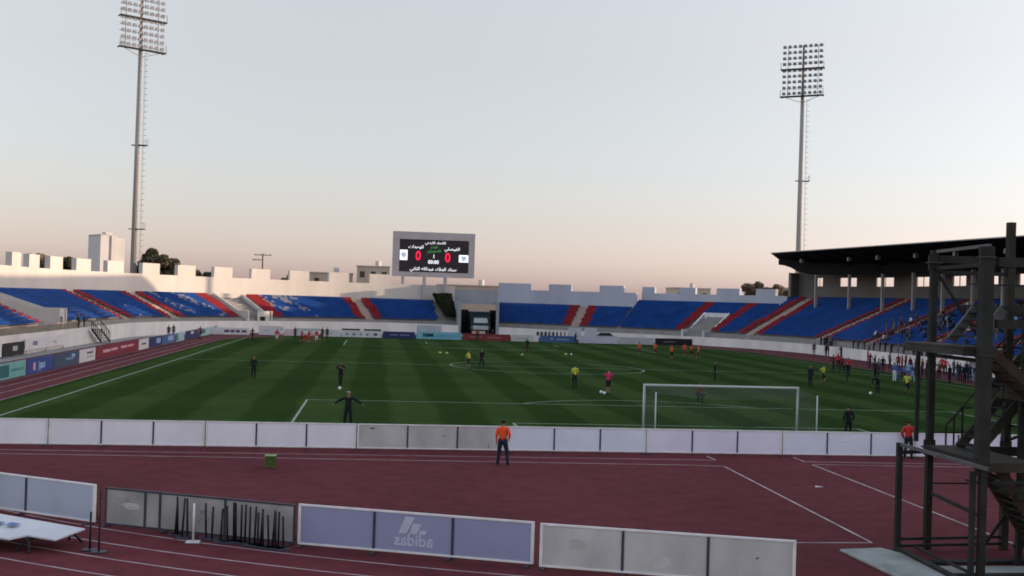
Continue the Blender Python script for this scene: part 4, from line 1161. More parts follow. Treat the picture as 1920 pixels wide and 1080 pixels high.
# ------------------------------------------------------------ truck in the tunnel
tk = thing('truck', 'dark green truck with white windscreen band parked in the tunnel mouth', 'truck', (2.3, 150.5, 0))
X, Y = 2.2, 149.0
mb = MB(); mb.box(X-1.9, Y+2.1, .9, X+1.9, Y+7, 4.1); mb.build('cargo_box', M['truck'], tk, bevel=.08)
mb = MB(); mb.hexa([(X-1.8, Y, .7), (X+1.8, Y, .7), (X+1.8, Y+2.05, .7), (X-1.8, Y+2.05, .7), (X-1.7, Y+.3, 3.2), (X+1.7, Y+.3, 3.2), (X+1.75, Y+2.05, 3.2), (X-1.75, Y+2.05, 3.2)])
cab = mb.build('cab', M['truck'], tk, bevel=.08)
mb = MB(); mb.hexa([(X-1.25, Y+.10, 2.15), (X+1.25, Y+.10, 2.15), (X+1.25, Y+.28, 2.15), (X-1.25, Y+.28, 2.15), (X-1.15, Y+.23, 3.0), (X+1.15, Y+.23, 3.0), (X+1.15, Y+.38, 3.0), (X-1.15, Y+.38, 3.0)]); mb.build('windscreen', flat('pale_screen', (.50, .54, .57), .25), cab)
mb = MB(); mb.box(X-1.35, Y-.12, .95, X+1.35, Y+.12, 1.65); mb.build('bumper', flat('pale_bumper', (.44, .47, .48)), cab, bevel=.05)
for s in (-1, 1):
    mb = MB(); mb.tube([(X+1.5*s-.05, Y-.03, 1.3), (X+1.5*s-.05, Y+.15, 1.3)], .13, 10); mb.build('headlight', M['lampglass'], cab)
    for yy in (1.0, 5.6):
        mb = MB(); mb.tube([(X+1.45*s, Y+yy, .5), (X+1.78*s, Y+yy, .5)], .5, 16); mb.build('wheel', M['black'], tk)
# small grey car behind the far boards
car = thing('parked_car', 'small pale grey car parked behind the far boards beside the white hoardings', 'car', (20.50, 130, 0))
cxx = 20.50
mb = MB(); mb.extr([(-2, .35), (-2.05, .9), (-1.4, 1.05), (-.8, 1.55), (.9, 1.58), (1.6, 1.0), (2.05, .85), (2.05, .35)], lambda p: (cxx+p[0], 129.2, p[1]), lambda p: (cxx+p[0], 130.8, p[1]))
cb = mb.build('body', flat('grey_car_paint', (.30, .33, .33), .35), car, bevel=.06)
mb = MB(); mb.extr([(-1.2, 1.05), (-.75, 1.46), (.85, 1.48), (1.35, 1.05)], lambda p: (cxx+p[0], 129.18, p[1]), lambda p: (cxx+p[0], 129.21, p[1])); mb.build('side_window', M['glass'], cb)
for s in (-1.25, 1.25):
    mb = MB(); mb.tube([(cxx+s, 129.14, .33), (cxx+s, 130.86, .33)], .33, 14); mb.build('wheel', M['black'], car)
# substitutes' shelter on the right touchline
x, y = 38.61, 47.69
du = thing('team_shelter', 'white framed team shelter with a curved canopy by the right touchline', 'team shelter', (x, y, 0))
prof = [(.95, 0), (.95, 1.6), (.75, 2.05), (.2, 2.25), (-.7, 2.3)]
mb = MB()
for s in (-2.2, 0, 2.2): mb.tube([(x+p[0], y+s, p[1]+.01) for p in prof], .06, 8)
mb.tube([(x-.7, y-2.2, 2.31), (x-.7, y+2.2, 2.31)], .09, 8)
mb.build('frame', M['wpaint'], du)
mb = MB()
for i in range(len(prof)-1):
    a, b_ = prof[i], prof[i+1]
    mb.add([(x+a[0]+.06, y-2.2, a[1]+.03), (x+b_[0]+.06, y-2.2, b_[1]+.07), (x+b_[0]+.06, y+2.2, b_[1]+.07), (x+a[0]+.06, y+2.2, a[1]+.03)], [(0, 1, 2, 3)])
c = mb.build('canopy', flat('shelter_white', (.40, .40, .47)), du); sd = c.modifiers.new('t', 'SOLIDIFY'); sd.thickness = .04
mb = MB(); mb.box(x+.2, y-2.1, .4, x+.6, y+2.1, .47); mb.build('bench', M['blue'], du)

# ------------------------------------------------------------ people
def person_mesh(pose):
    J = dict(pelvis=(0, 0, .95), waist=(0, .0, 1.10), chest=(0, .01, 1.32), neck=(0, .01, 1.49), head0=(0, -.012, 1.575), head1=(0, -.01, 1.665), head2=(0, .0, 1.725),
             shL=(-.185, .01, 1.425), elL=(-.235, .03, 1.14), wrL=(-.245, -.04, .90), paL=(-.248, -.055, .83),
             hiL=(-.095, 0, .90), knL=(-.105, -.02, .50), anL=(-.11, .03, .085), toL=(-.125, -.13, .045))
    for k in list(J):
        if k.endswith('L'): J[k[:-1]+'R'] = (-J[k][0], J[k][1], J[k][2])
    J.update(pose)
    rad = dict(pelvis=(.150, .115), waist=(.135, .105), chest=(.165, .115), neck=(.058, .058), head0=(.068, .075), head1=(.082, .098), head2=(.055, .065),
               sh=(.068, .068), el=(.048, .048), wr=(.033, .033), pa=(.040, .024), hi=(.098, .10), kn=(.064, .066), an=(.046, .05), to=(.045, .035))
    E = [('pelvis', 'waist'), ('waist', 'chest'), ('chest', 'neck'), ('neck', 'head0'), ('head0', 'head1'), ('head1', 'head2')]
    for s in 'LR':
        E += [('chest', 'sh'+s), ('sh'+s, 'el'+s), ('el'+s, 'wr'+s), ('wr'+s, 'pa'+s), ('pelvis', 'hi'+s), ('hi'+s, 'kn'+s), ('kn'+s, 'an'+s), ('an'+s, 'to'+s)]
    names = list(J); idx = {k: i for i, k in enumerate(names)}
    me = bpy.data.meshes.new('skeleton'); me.from_pydata([J[k] for k in names], [(idx[a], idx[b]) for a, b in E], [])
    ob = bpy.data.objects.new('skeleton', me); COL.objects.link(ob)
    ob.modifiers.new('skin', 'SKIN'); 
    sv = me.skin_vertices[0].data
    for k in names:
        r = rad.get(k) or rad[k[:-1]]
        sv[idx[k]].radius = r; sv[idx[k]].use_root = (k == 'pelvis')
    sub = ob.modifiers.new('sub', 'SUBSURF'); sub.levels = 1; sub.render_levels = 1
    dg = bpy.context.evaluated_depsgraph_get(); dg.update()
    out = bpy.data.meshes.new_from_object(ob.evaluated_get(dg))
    bpy.data.objects.remove(ob)
    # face regions by nearest bone: 0 skin 1 top 2 trousers 3 shoes 4 hair 5 forearm 6 shank
    reg = {}
    for a, b in E:
        k = b[:2]
        reg[(a, b)] = {'wa': 1, 'ch': 1, 'ne': 1, 'he': 0, 'sh': 1, 'el': 1, 'wr': 5, 'pa': 0, 'hi': 2, 'kn': 2, 'an': 6, 'to': 3}[k]
    reg[('pelvis', 'waist')] = 1
    bones = [(Vector(J[a]), Vector(J[b]), reg[(a, b)]) for a, b in E]
    hc = Vector(J['head1']); hd = (Vector(J['head2'])-Vector(J['neck'])).normalized()
    fw = Vector((0, -1, 0)); fw = (fw-hd*fw.dot(hd)).normalized()
    pel = Vector(J['pelvis'])
    ids = []
    for p in out.polygons:
        c = p.center; best = (9, 0)
        for a, b, r in bones:
            t = max(0, min(1, (c-a).dot(b-a)/(b-a).length_squared)); d = (c-(a+(b-a)*t)).length
            if d < best[0]: best = (d, r)
        r = best[1]
        if r == 1 and (c-pel).dot((Vector(J['waist'])-pel).normalized()) < .015: r = 2
        if r == 0 and (c-hc).length < .17:
            q = c-hc
            if q.dot(hd) > .045 or (q.dot(fw) < .02 and q.dot(hd) > -.05): r = 4
        ids.append(r)
    # nose, ears and fingers are grown on as extra geometry of the same mesh
    mb = MB()
    mb.v = [tuple(v.co) for v in out.vertices]; mb.f = [tuple(p.vertices) for p in out.polygons]; mb.m = ids
    nz = hc+fw*.092-hd*.02
    mb.tube([nz-fw*.03+hd*.03, nz+fw*.012-hd*.012], [.008, .014], 6, 0)
    sd_ = fw.cross(hd)
    for s in (-1, 1):
        e = hc+sd_*.083*s-hd*.015; mb.ball(e, .022, 6, 4, 0, (.5, .8, 1.2))
        e = hc+sd_*.034*s+fw*.088+hd*.012; mb.ball(e, .009, 6, 4, 4)
    for s in 'LR':
        w_, p_ = Vector(J['wr'+s]), Vector(J['pa'+s]); d = (p_-w_).normalized()
        sx = d.cross(Vector((1, 0, 0)) if abs(d.x) < .8 else Vector((0, 0, 1))).normalized()
        cu = d.cross(sx)*(1 if s == 'L' else -1)
        for i, ln in enumerate((.062, .072, .068, .052)):
            b0 = p_+sx*(-.027+i*.018)+d*.012
            mb.tube([b0, b0+d*ln*.55, b0+d*ln+cu*ln*.25], [.0095, .009, .0065], 5, 0)
        b0 = w_+(p_-w_)*.55+sx*-.03
        mb.tube([b0, b0-sx*.028+d*.03, b0-sx*.030+d*.062], [.012, .0105, .008], 5, 0)
    me = bpy.data.meshes.new('person'); me.from_pydata(mb.v, [], mb.f)
    for i in range(7): me.materials.append(SK)
    me.polygons.foreach_set('material_index', mb.m); me.polygons.foreach_set('use_smooth', [True]*len(me.polygons)); me.update()
    return me
def mirror_pose(d):
    return {**d}
POSE = {}
POSE['stand'] = {}
POSE['standwide'] = dict(knL=(-.13, -.02, .5), anL=(-.15, .03, .085), toL=(-.18, -.13, .045), knR=(.13, -.01, .5), anR=(.15, .04, .085), toR=(.18, -.12, .045), elL=(-.29, .06, 1.15), wrL=(-.26, -.08, .95), paL=(-.23, -.12, .90), elR=(.29, .06, 1.15), wrR=(.26, -.08, .95), paR=(.23, -.12, .90))
POSE['astride'] = dict(hiL=(-.10, 0, .90), knL=(-.17, -.03, .50), anL=(-.21, .04, .085), toL=(-.25, -.12, .045), hiR=(.10, 0, .90), knR=(.13, -.02, .50), anR=(.17, .03, .085), toR=(.19, -.13, .045), elL=(-.27, .05, 1.16), wrL=(-.22, -.12, .98), paL=(-.20, -.17, .95))
POSE['armsout'] = dict(elL=(-.43, .0, 1.30), wrL=(-.64, -.04, 1.16), paL=(-.71, -.05, 1.11), elR=(.43, .0, 1.30), wrR=(.64, -.04, 1.16), paR=(.71, -.05, 1.11), knL=(-.14, -.02, .5), anL=(-.17, .03, .085), toL=(-.20, -.13, .045), knR=(.14, -.02, .5), anR=(.17, .03, .085), toR=(.20, -.13, .045))
POSE['hips'] = dict(elL=(-.36, .10, 1.18), wrL=(-.20, -.03, 1.02), paL=(-.15, -.07, 1.0), elR=(.36, .10, 1.18), wrR=(.20, -.03, 1.02), paR=(.15, -.07, 1.0))
POSE['hug'] = dict(elL=(-.30, -.02, 1.18), wrL=(-.16, -.20, 1.25), paL=(-.09, -.22, 1.28), elR=(.30, -.02, 1.18), wrR=(.16, -.20, 1.22), paR=(.09, -.22, 1.20), chest=(0, -.08, 1.28), neck=(0, -.16, 1.42), head0=(0, -.21, 1.49), head1=(0, -.24, 1.57), head2=(0, -.24, 1.63), shL=(-.19, -.08, 1.37), shR=(.19, -.08, 1.37), anL=(-.03, .03, .085), toL=(-.05, -.13, .045), knL=(-.07, -.04, .5), anR=(.05, .06, .085), toR=(.07, -.1, .045), knR=(.08, .0, .5))
POSE['walk'] = dict(knL=(-.10, -.16, .52), anL=(-.10, -.20, .085), toL=(-.11, -.36, .05), knR=(.10, .06, .50), anR=(.10, .26, .11), toR=(.11, .13, .045), elL=(-.24, .12, 1.17), wrL=(-.24, .14, .92), paL=(-.24, .13, .85), elR=(.24, -.06, 1.15), wrR=(.23, -.20, .95), paR=(.22, -.24, .90))
POSE['jog'] = dict(knL=(-.10, -.28, .62), anL=(-.10, -.12, .26), toL=(-.10, -.24, .16), knR=(.10, .05, .50), anR=(.10, .22, .13), toR=(.11, .08, .045), elL=(-.25, .20, 1.22), wrL=(-.24, .05, 1.08), paL=(-.23, -.01, 1.07), elR=(.25, -.05, 1.18), wrR=(.20, -.24, 1.22), paR=(.19, -.30, 1.25), chest=(0, -.05, 1.32), neck=(0, -.08, 1.48), head0=(0, -.11, 1.56), head1=(0, -.12, 1.65), head2=(0, -.11, 1.71), shL=(-.185, -.05, 1.42), shR=(.185, -.05, 1.42))
POSE['bend'] = dict(waist=(0, -.06, 1.06), chest=(0, -.30, 1.16), neck=(0, -.44, 1.19), head0=(0, -.51, 1.20), head1=(0, -.58, 1.22), head2=(0, -.63, 1.23), shL=(-.18, -.38, 1.15), shR=(.18, -.38, 1.15), elL=(-.22, -.40, .86), wrL=(-.17, -.34, .62), paL=(-.15, -.33, .56), elR=(.22, -.40, .86), wrR=(.17, -.34, .62), paR=(.15, -.33, .56), knL=(-.13, -.1, .5), knR=(.13, -.1, .5))
POSE['crouch'] = dict(pelvis=(0, .10, .42), waist=(0, .04, .58), chest=(0, -.06, .78), neck=(0, -.12, .93), head0=(0, -.15, 1.01), head1=(0, -.16, 1.10), head2=(0, -.15, 1.16), shL=(-.185, -.07, .87), shR=(.185, -.07, .87), elL=(-.26, -.25, .66), wrL=(-.15, -.42, .58), paL=(-.09, -.46, .56), elR=(.26, -.25, .66), wrR=(.15, -.42, .58), paR=(.09, -.46, .56), hiL=(-.11, .05, .40), hiR=(.11, .05, .40), knL=(-.19, -.34, .52), knR=(.19, -.34, .52), anL=(-.15, -.10, .09), anR=(.15, -.10, .09), toL=(-.17, -.27, .045), toR=(.17, -.27, .045))
POSE['sit'] = dict(pelvis=(0, 0, .50), waist=(0, .02, .66), chest=(0, .0, .88), neck=(0, -.02, 1.04), head0=(0, -.04, 1.12), head1=(0, -.045, 1.21), head2=(0, -.04, 1.27), shL=(-.185, 0, .98), shR=(.185, 0, .98), elL=(-.23, -.06, .72), wrL=(-.15, -.28, .60), paL=(-.11, -.34, .58), elR=(.23, -.06, .72), wrR=(.15, -.28, .60), paR=(.11, -.34, .58), hiL=(-.10, -.05, .48), hiR=(.10, -.05, .48), knL=(-.13, -.44, .49), knR=(.13, -.44, .49), anL=(-.13, -.42, .09), anR=(.13, -.42, .09), toL=(-.14, -.58, .045), toR=(.14, -.58, .045))
PM = {k: person_mesh(v) for k, v in POSE.items()}
GROUNDZ = 0.022
def cloth_child(name, pm, regs, m, parent, off):
    vs = {}; fs = []
    for p in pm.polygons:
        if p.material_index in regs and len(p.vertices) >= 3 and p.index < pm['nbody']:
            f = []
            for vi in p.vertices:
                if vi not in vs: vs[vi] = len(vs)
                f.append(vs[vi])
            fs.append(f)
    co = [None]*len(vs)
    for vi, k in vs.items(): co[k] = tuple(pm.vertices[vi].co+pm.vertices[vi].normal*off)
    me = bpy.data.meshes.new(name); me.from_pydata(co, [], fs); me.materials.append(m)
    me.polygons.foreach_set('use_smooth', [True]*len(fs)); me.update()
    o = bpy.data.objects.new(name, me); COL.objects.link(o); o.parent = parent
    s = o.modifiers.new('thickness', 'SOLIDIFY'); s.thickness = off*.9; s.offset = -1
    return o
for k in PM:
    # body faces are those before the added nose: count quads by searching the first added island
    PM[k]['nbody'] = len(PM[k].polygons)-(5+2)-2*(24+24)-2*(4*(5*2+2)+(5*2+2))-1
def person(x, y, pose, top, bottom, label, rz=0.0, z=GROUNDZ, group=None, h=1.0, shorts=False, long=True, cap=None, near=False, cat='person', hair='hair'):
    o = bpy.data.objects.new('person', PM[pose]); COL.objects.link(o)
    o.location = (x, y, z); o.rotation_euler = (0, 0, rz); o.scale = (h, h, h)
    ms = [SK, CLO[top], CLO[bottom], CLO['shoe'], CLO[hair], CLO[top] if long else SK, SK if shorts else CLO[bottom]]
    for i, m in enumerate(ms):
        o.material_slots[i].link = 'OBJECT'; o.material_slots[i].material = m
    tag(o, label, cat, group)
    return o
POI = 'players warming up in orange'
# nearest figures, with clothes of their own
def dressed(x, y, pose, top, bottom, label, rz, z, h=1.0, cap=None, sleeves='black', vest=True):
    o = person(x, y, pose, sleeves, bottom, label, rz, z, h=h)
    pm = PM[pose]
    v = cloth_child('vest' if vest else 'jacket', pm, (1,) if vest else (1, 5), CLO[top], o, .016)
    t = cloth_child('trousers', pm, (2, 6), CLO[bottom], o, .012)
    hc = cloth_child('cap' if cap else 'hair', pm, (4,), CLO[cap or 'hair'], o, .014)
    if cap:
        mb = MB(); c = Vector(POSE[pose].get('head1', (0, -.01, 1.665)))
        mb.extr([(-.07, -.06), (.07, -.06), (.06, -.19), (-.06, -.19)], lambda p: (c.x+p[0], c.y+p[1], c.z+.055), lambda p: (c.x+p[0], c.y+p[1], c.z+.07))
        b = mb.build('peak', CLO[cap]); b.parent = hc
    return o
dressed(-11.38, -9.41, 'astride', 'orange', 'navy', 'man in a bright orange vest and dark trousers standing on the track', R(165), .008, 1.0, sleeves='orange')
dressed(-17.43, 2.03, 'armsout', 'black', 'black', 'man in black with a white cap holding both arms out behind the boards', R(-8), GROUNDZ, 1.0, cap='cap', vest=False)
dressed(6.46, -5.83, 'standwide', 'red', 'black', 'person in a red jacket standing in front of the boards by the stair tower', R(140), .008, .94, vest=False, sleeves='red')
dressed(6.80, 1.23, 'standwide', 'black', 'black', 'person in black seen from behind just past the boards, near the goal corner', R(185), GROUNDZ, .92, vest=False)
person(-24.85, 31.41, 'stand', 'black', 'black', 'person in black standing alone between the touchline and penalty box', R(20), h=1.0)
person(-18.55, 27.20, 'hug', 'black', 'black', 'person in black with bowed head and folded arms beyond the penalty box corner', R(10), h=1.02)
YB = 'players in yellow bibs'
person(-7.98, 48.91, 'walk', 'bibyellow', 'black', 'player in a yellow bib near the centre circle edge', R(60), group=YB, shorts=True, long=False)
person(-6.53, 51.73, 'walk', 'black', 'black', 'person in black close beside a yellow bib near the centre circle', R(-30))
person(-1.86, 29.23, 'stand', 'bibyellow', 'black', 'player in a yellow bib with dark shorts, midway between centre circle and goal', R(190), group=YB, shorts=False, long=False, h=1.02)
person(-0.34, 24.61, 'hug', 'pink', 'black', 'player in a pink shirt with two footballs at the feet', R(160), shorts=True, long=True, h=1.05)
person(11.81, 39.94, 'stand', 'black', 'black', 'lone person in black on the grass beyond the goal', R(80))
person(4.70, 20.10, 'crouch', 'darkred', 'black', 'person in dark red crouching inside the view of the goal net', R(30), h=1.1)
person(18.07, 34.91, 'stand', 'black', 'black', 'tall person in black beside a yellow bib past the goal', R(-60), h=1.08)
person(20.75, 38.94, 'jog', 'bibyellow', 'black', 'player in a yellow bib beside the tall person in black', R(45), group=YB, shorts=True, long=False)
person(22.06, 31.33, 'bend', 'black', 'black', 'person in black bending forward on the right of the pitch', R(-70))
person(23.38, 29.27, 'jog', 'bibyellow', 'black', 'player in a yellow bib in front of the group in blue', R(-30), group=YB, shorts=True, long=False)
for q, ps_, rz, lb in (((15.31, 82.50), 'walk', 40, 'player in orange, furthest out from the huddle'), ((17.19, 82.14), 'jog', -40, 'player in orange jogging between the lone one and the huddle'), ((17.41, 75.26), 'stand', 10, 'player in orange standing squarely just before the huddle'),
                   ((20.56, 81.24), 'hips', -20, 'player in orange, first of the tight huddle'), ((20.77, 78.98), 'jog', 70, 'player in orange in the middle of the tight huddle'), ((20.98, 76.79), 'walk', -80, 'player in orange at the outer end of the tight huddle')):
    person(*q, ps_, 'playerorange', 'black' if rz in (10, 70) else 'darkred', lb, R(rz), group=POI, shorts=True, long=False)
person(2.06, 85.08, 'stand', 'black', 'maroon', 'person in black and maroon standing far out near the off white board', R(15))
person(-32.08, 99.27, 'walk', 'maroon', 'black', 'person in dark clothes walking at the far corner flag', R(40))
RW = 'players in red and white at the far end'
for i, (q, a, b_) in enumerate((((-28.69, 96.22), 'red', 'white'), ((-28.31, 98.20), 'white', 'red'), ((-25.52, 94.86), 'red', 'darkred'), ((-25.26, 98.41), 'white', 'red'), ((-24.52, 93.83), 'red', 'red'), ((-24.25, 97.34), 'white', 'red'), ((-23.70, 95.99), 'red', 'white'), ((-23.62, 101.24), 'white', 'darkred'))):
    person(*q, ('stand', 'walk', 'jog')[i % 3], a, b_, 'player in %s shirt and %s shorts, %s in the far cluster by the boards' % (a, b_.replace('darkred', 'dark red'), ('standing', 'walking', 'jogging')[i % 3]), R(60*i), group=RW, shorts=True, long=False)
for q, lb in (((-27.24, 108.25), 'person in black standing between the far boards with pink stripes and grey green'), ((-23.56, 108.82), 'person in black at the edge of the far red and white group'), ((-22.91, 109.26), 'second person in black, just past the far red and white group')):
    person(*q, 'stand', 'black', 'black', lb, R(20))
person(-42.98, 101.04, 'stand', 'black', 'black', 'person in black behind the lane boards, nearer of the pair', R(30), .008); person(-43.04, 104.95, 'stand', 'brown', 'black', 'person in brown behind the lane boards beside one in black', R(-20), .008)
person(-38.85, 100.17, 'stand', 'maroon', 'black', 'person in maroon and black at the lane boards by the bend', R(10), .008)
person(-49.3, 52.8, 'hips', 'navy', 'black', 'person in navy on the gangway of the curved stand, at its near end', R(90), 1.5, h=1.1)
person(-49.3, 80.6, 'stand', 'black', 'black', 'person in black standing beside the stair enclosure on the gangway', R(70), 1.5, h=1.05); person(-49.3, 83.2, 'stand', 'navy', 'black', 'slimmer person in navy beside the one in black on the gangway', R(100), 1.5)
person(-0.86, 120.4, 'stand', 'darkred', 'black', 'person in dark red before the tunnel board', R(0)); person(1.67, 122.6, 'stand', 'black', 'black', 'person in black behind the brick red tunnel board', R(40))
person(14.20, 120.2, 'walk', 'navy', 'black', 'person in navy before the blue far board', R(70))
# dark row seated behind the far boards
for i in range(9):
    person(9.37+i*.62, 127.5, 'stand', ('black', 'navy', 'black', 'grey')[i % 4], 'black', 'person in %s, %s in the dark row behind the blue far board' % (('black', 'navy', 'black', 'grey')[i % 4], ('first', 'second', 'third', 'fourth', 'middle', 'sixth', 'seventh', 'eighth', 'last')[i]), R(10*i), .008, group='dark row of people behind the far boards', h=.95)
# right touchline
RT = 'people gathered along the right touchline'
rl = [(1528, 666, 'maroon', 'black', 'stand'), (1549, 669, 'black', 'black', 'stand'), (1570, 670, 'maroon', 'navy', 'stand'), (1587, 673, 'darkred', 'black', 'hips'),
      (1562, 696, 'darkred', 'black', 'walk'), (1571, 692, 'red', 'black', 'stand'), (1578, 700, 'maroon', 'black', 'walk'), (1590, 704, 'red', 'black', 'hips'), (1588, 715, 'black', 'green', 'walk'),
      (1627, 682, 'red', 'darkred', 'stand'), (1631, 691, 'darkred', 'black', 'walk'), (1640, 697, 'black', 'black', 'hips'), (1647, 705, 'grey', 'black', 'stand'), (1641, 712, 'black', 'black', 'walk'),
      (1677, 716, 'blue', 'white', 'stand'), (1683, 712, 'blue', 'blue', 'bend'), (1703, 714, 'lightblue', 'blue', 'stand'), (1710, 717, 'blue', 'lightblue', 'walk'), (1696, 708, 'blue', 'navy', 'crouch'),
      (1684, 694, 'darkred', 'black', 'stand'), (1691, 697, 'red', 'black', 'hips'), (1698, 692, 'brown', 'black', 'stand'), (1706, 700, 'maroon', 'navy', 'stand'), (1668, 690, 'grey', 'navy', 'stand'),
      (1743, 719, 'black', 'black', 'hips'), (1729, 705, 'maroon', 'black', 'stand'), (1766, 700, 'red', 'darkred', 'stand'), (1772, 704, 'red', 'black', 'hips'), (1780, 720, 'black', 'navy', 'stand'),
      (1800, 716, 'navy', 'black', 'stand'), (1808, 719, 'black', 'black', 'stand'), (1818, 718, 'navy', 'navy', 'hips'), (1829, 721, 'black', 'grey', 'stand'), (1836, 717, 'white', 'grey', 'stand'),
      (1852, 715, 'blue', 'navy', 'sit'), (1863, 720, 'white', 'navy', 'sit'), (1876, 720, 'grey', 'black', 'crouch'), (1890, 724, 'navy', 'black', 'crouch')]
CN0 = dict(darkblue='dark blue', lightblue='light blue', darkred='dark red', jean='denim')
RLAB = {'stand': 'standing', 'walk': 'walking', 'hips': 'standing with hands on hips', 'bend': 'bending over', 'crouch': 'crouching', 'sit': 'sitting'}
RPOS = [(43.65, 98.47), (43.52, 94.22), (44.75, 93.43), (44.24, 89.28), (30.35, 60.03), (32.66, 64.33), (29.80, 56.57), (29.04, 53.24), (25.18, 44.44), (41.97, 77.76), (37.40, 66.96), (35.18, 60.85), (32.23, 53.51), (29.23, 47.61), (29.92, 45.18), (31.73, 48.36), (32.18, 47.14), (31.48, 44.98), (34.11, 51.89), (39.73, 65.06), (38.72, 62.07), (41.81, 67.63), (38.31, 59.42), (40.65, 69.10), (32.67, 44.06), (37.53, 55.20), (42.49, 60.82), (40.89, 57.05), (34.45, 43.93), (37.25, 47.30), (36.50, 45.13), (37.51, 46.06), (36.94, 44.00), (39.04, 47.15), (40.93, 49.04), (39.40, 45.31), (40.19, 45.53), (39.33, 42.81)]
used = {}
for i, ((px_, py_, a, b_, ps_), (x, y)) in enumerate(zip(rl, RPOS)):
    x = min(x, 43.5)
    where = 'along the white stand wall' if i < 4 else 'in the red group near the bend' if i < 9 else 'in the dark knot by the wall' if i < 14 else 'in the blue group' if i < 19 else 'behind the blue group' if i < 24 else 'left of the team shelter' if i < 29 else 'before the team shelter' if i < 34 else 'beyond the team shelter'
    where = where.replace('left of', 'short of')
    person(x, y, ps_, a, b_, ('person in %s %s, %s %s' if a == b_ else 'person in %s and %s, %s %s') % ('all' if a == b_ else a.replace('darkred', 'dark red').replace('lightblue', 'light blue'), b_.replace('darkred', 'dark red').replace('lightblue', 'light blue'), RLAB[ps_].replace('standing with', 'with'), where), R(rng.uniform(-180, 180)), .022, group=RT)
EXTRA = [((34.85, 58.26), 'black', 'navy', 'stand', 'between the dark knot and the blue group'), ((36.23, 54.03), 'navy', 'black', 'hips', 'just past the blue group'), ((32.93, 46.70), 'lightblue', 'navy', 'walk', 'just past the blue group'),
         ((36.28, 51.84), 'black', 'black', 'stand', 'midway to the team shelter'), ((38.59, 54.78), 'darkred', 'navy', 'stand', 'midway to the team shelter'), ((36.46, 49.77), 'brown', 'black', 'hips', 'midway to the team shelter'), ((40.99, 55.54), 'grey', 'navy', 'stand', 'just before the team shelter'),
         ((38.66, 50.43), 'black', 'jean', 'hips', 'just before the team shelter'), ((40.21, 51.61), 'darkblue', 'black', 'stand', 'right under the shelter canopy'), ((40.06, 50.15), 'navy', 'grey', 'walk', 'right under the shelter canopy'), ((41.28, 50.52), 'black', 'navy', 'stand', 'at the far post of the shelter'),
         ((42.49, 50.18), 'darkred', 'grey', 'sit', 'past the shelter'), ((42.38, 48.78), 'blue', 'black', 'stand', 'past the shelter'), ((42.46, 47.47), 'navy', 'jean', 'stand', 'past the shelter')]
for (x, y), a, b_, ps_, where in EXTRA:
    person(min(x, 43.3), y, ps_, a, b_, ('person in %s %s, %s %s' if a == b_ else 'person in %s and %s, %s %s') % ('all' if a == b_ else CN0.get(a, a), CN0.get(b_, b_), RLAB[ps_].replace('standing with', 'with'), where), R(rng.uniform(-180, 180)), .022, group=RT)
# people leaning on the front rail of the covered stand
for i, t in enumerate((5.5, 4.2, 3.4, 2.0, 1.2, -6.0, -7.6, -9.5, -11, -12.2, -14, -15.5, -17.2, -19, -20.5, -23, -25, -28)):
    x, y = P2(t, rf(t)-.75)
    person(x, y, ('stand', 'hips')[i % 2], ('black', 'navy', 'black', 'grey', 'darkblue')[i % 5], 'black', 'person in %s %s at the front rail, %s' % (('black', 'navy', 'black', 'grey', 'dark blue')[i % 5], ('standing straight', 'with hands on hips')[i % 2], 'near the second stand aisle' if t > 0 else 'near the third aisle' if t > -13 else 'near the fourth aisle' if t > -23 else 'past the fourth aisle'), R(-90+rng.uniform(-40, 40)), zfront(t)-.35, group='people along the front rail of the covered stand', h=rng.uniform(.92, 1.05))
# spectators in the covered stand
sp = []
srng = random.Random(11)
CN = dict(darkblue='dark blue', lightblue='light blue', darkred='dark red', jean='denim')
def spec_label(cl, st, k, t):
    row = 'in the front rows' if k < 4 else 'in the lower middle rows' if k < 8 else 'in the upper middle rows' if k < 12 else 'in the back rows'
    bay = 'before the third aisle' if t > -9 else 'between the third and fourth aisles' if t > -23.5 else 'beyond the fourth aisle'
    return 'spectator in %s %s %s %s' % (CN.get(cl, cl), 'standing' if st else 'seated', row, bay)
def spectate(n, t0, t1, k0, k1):
    c = 0
    while c < n:
        k = srng.randint(k0, k1); t = srng.uniform(t1, t0)
        t = round(t/.5)*.5
        if (k, t) in sp or any(abs(t-a) < .9 for a in (-9.0, -23.5, -38.0)): continue
        sp.append((k, t)); c += 1
        rr = rf(t)+k*PITCHR
        x, y = P2(t, rr+.12)
        st = srng.random() < .25
        cl = srng.choice(['black', 'black', 'navy', 'grey', 'white', 'darkblue', 'maroon', 'jean', 'lightblue', 'brown', 'black', 'white' if t > -16 else 'black'])
        person(x-(.28 if st else 0), y, 'stand' if st else 'sit', cl, srng.choice(['black', 'jean', 'navy', 'grey']), spec_label(cl, st, k, t), R(-90+srng.uniform(-20, 20)), zseat(t)+k*RISE+(0 if st else -.02), group='spectators in the covered stand', h=srng.uniform(.92, 1.06))
spectate(34, -7.5, -21, 1, 9)
spectate(46, -12, -36, 6, 17)
spectate(20, -24, -50, 1, 10)

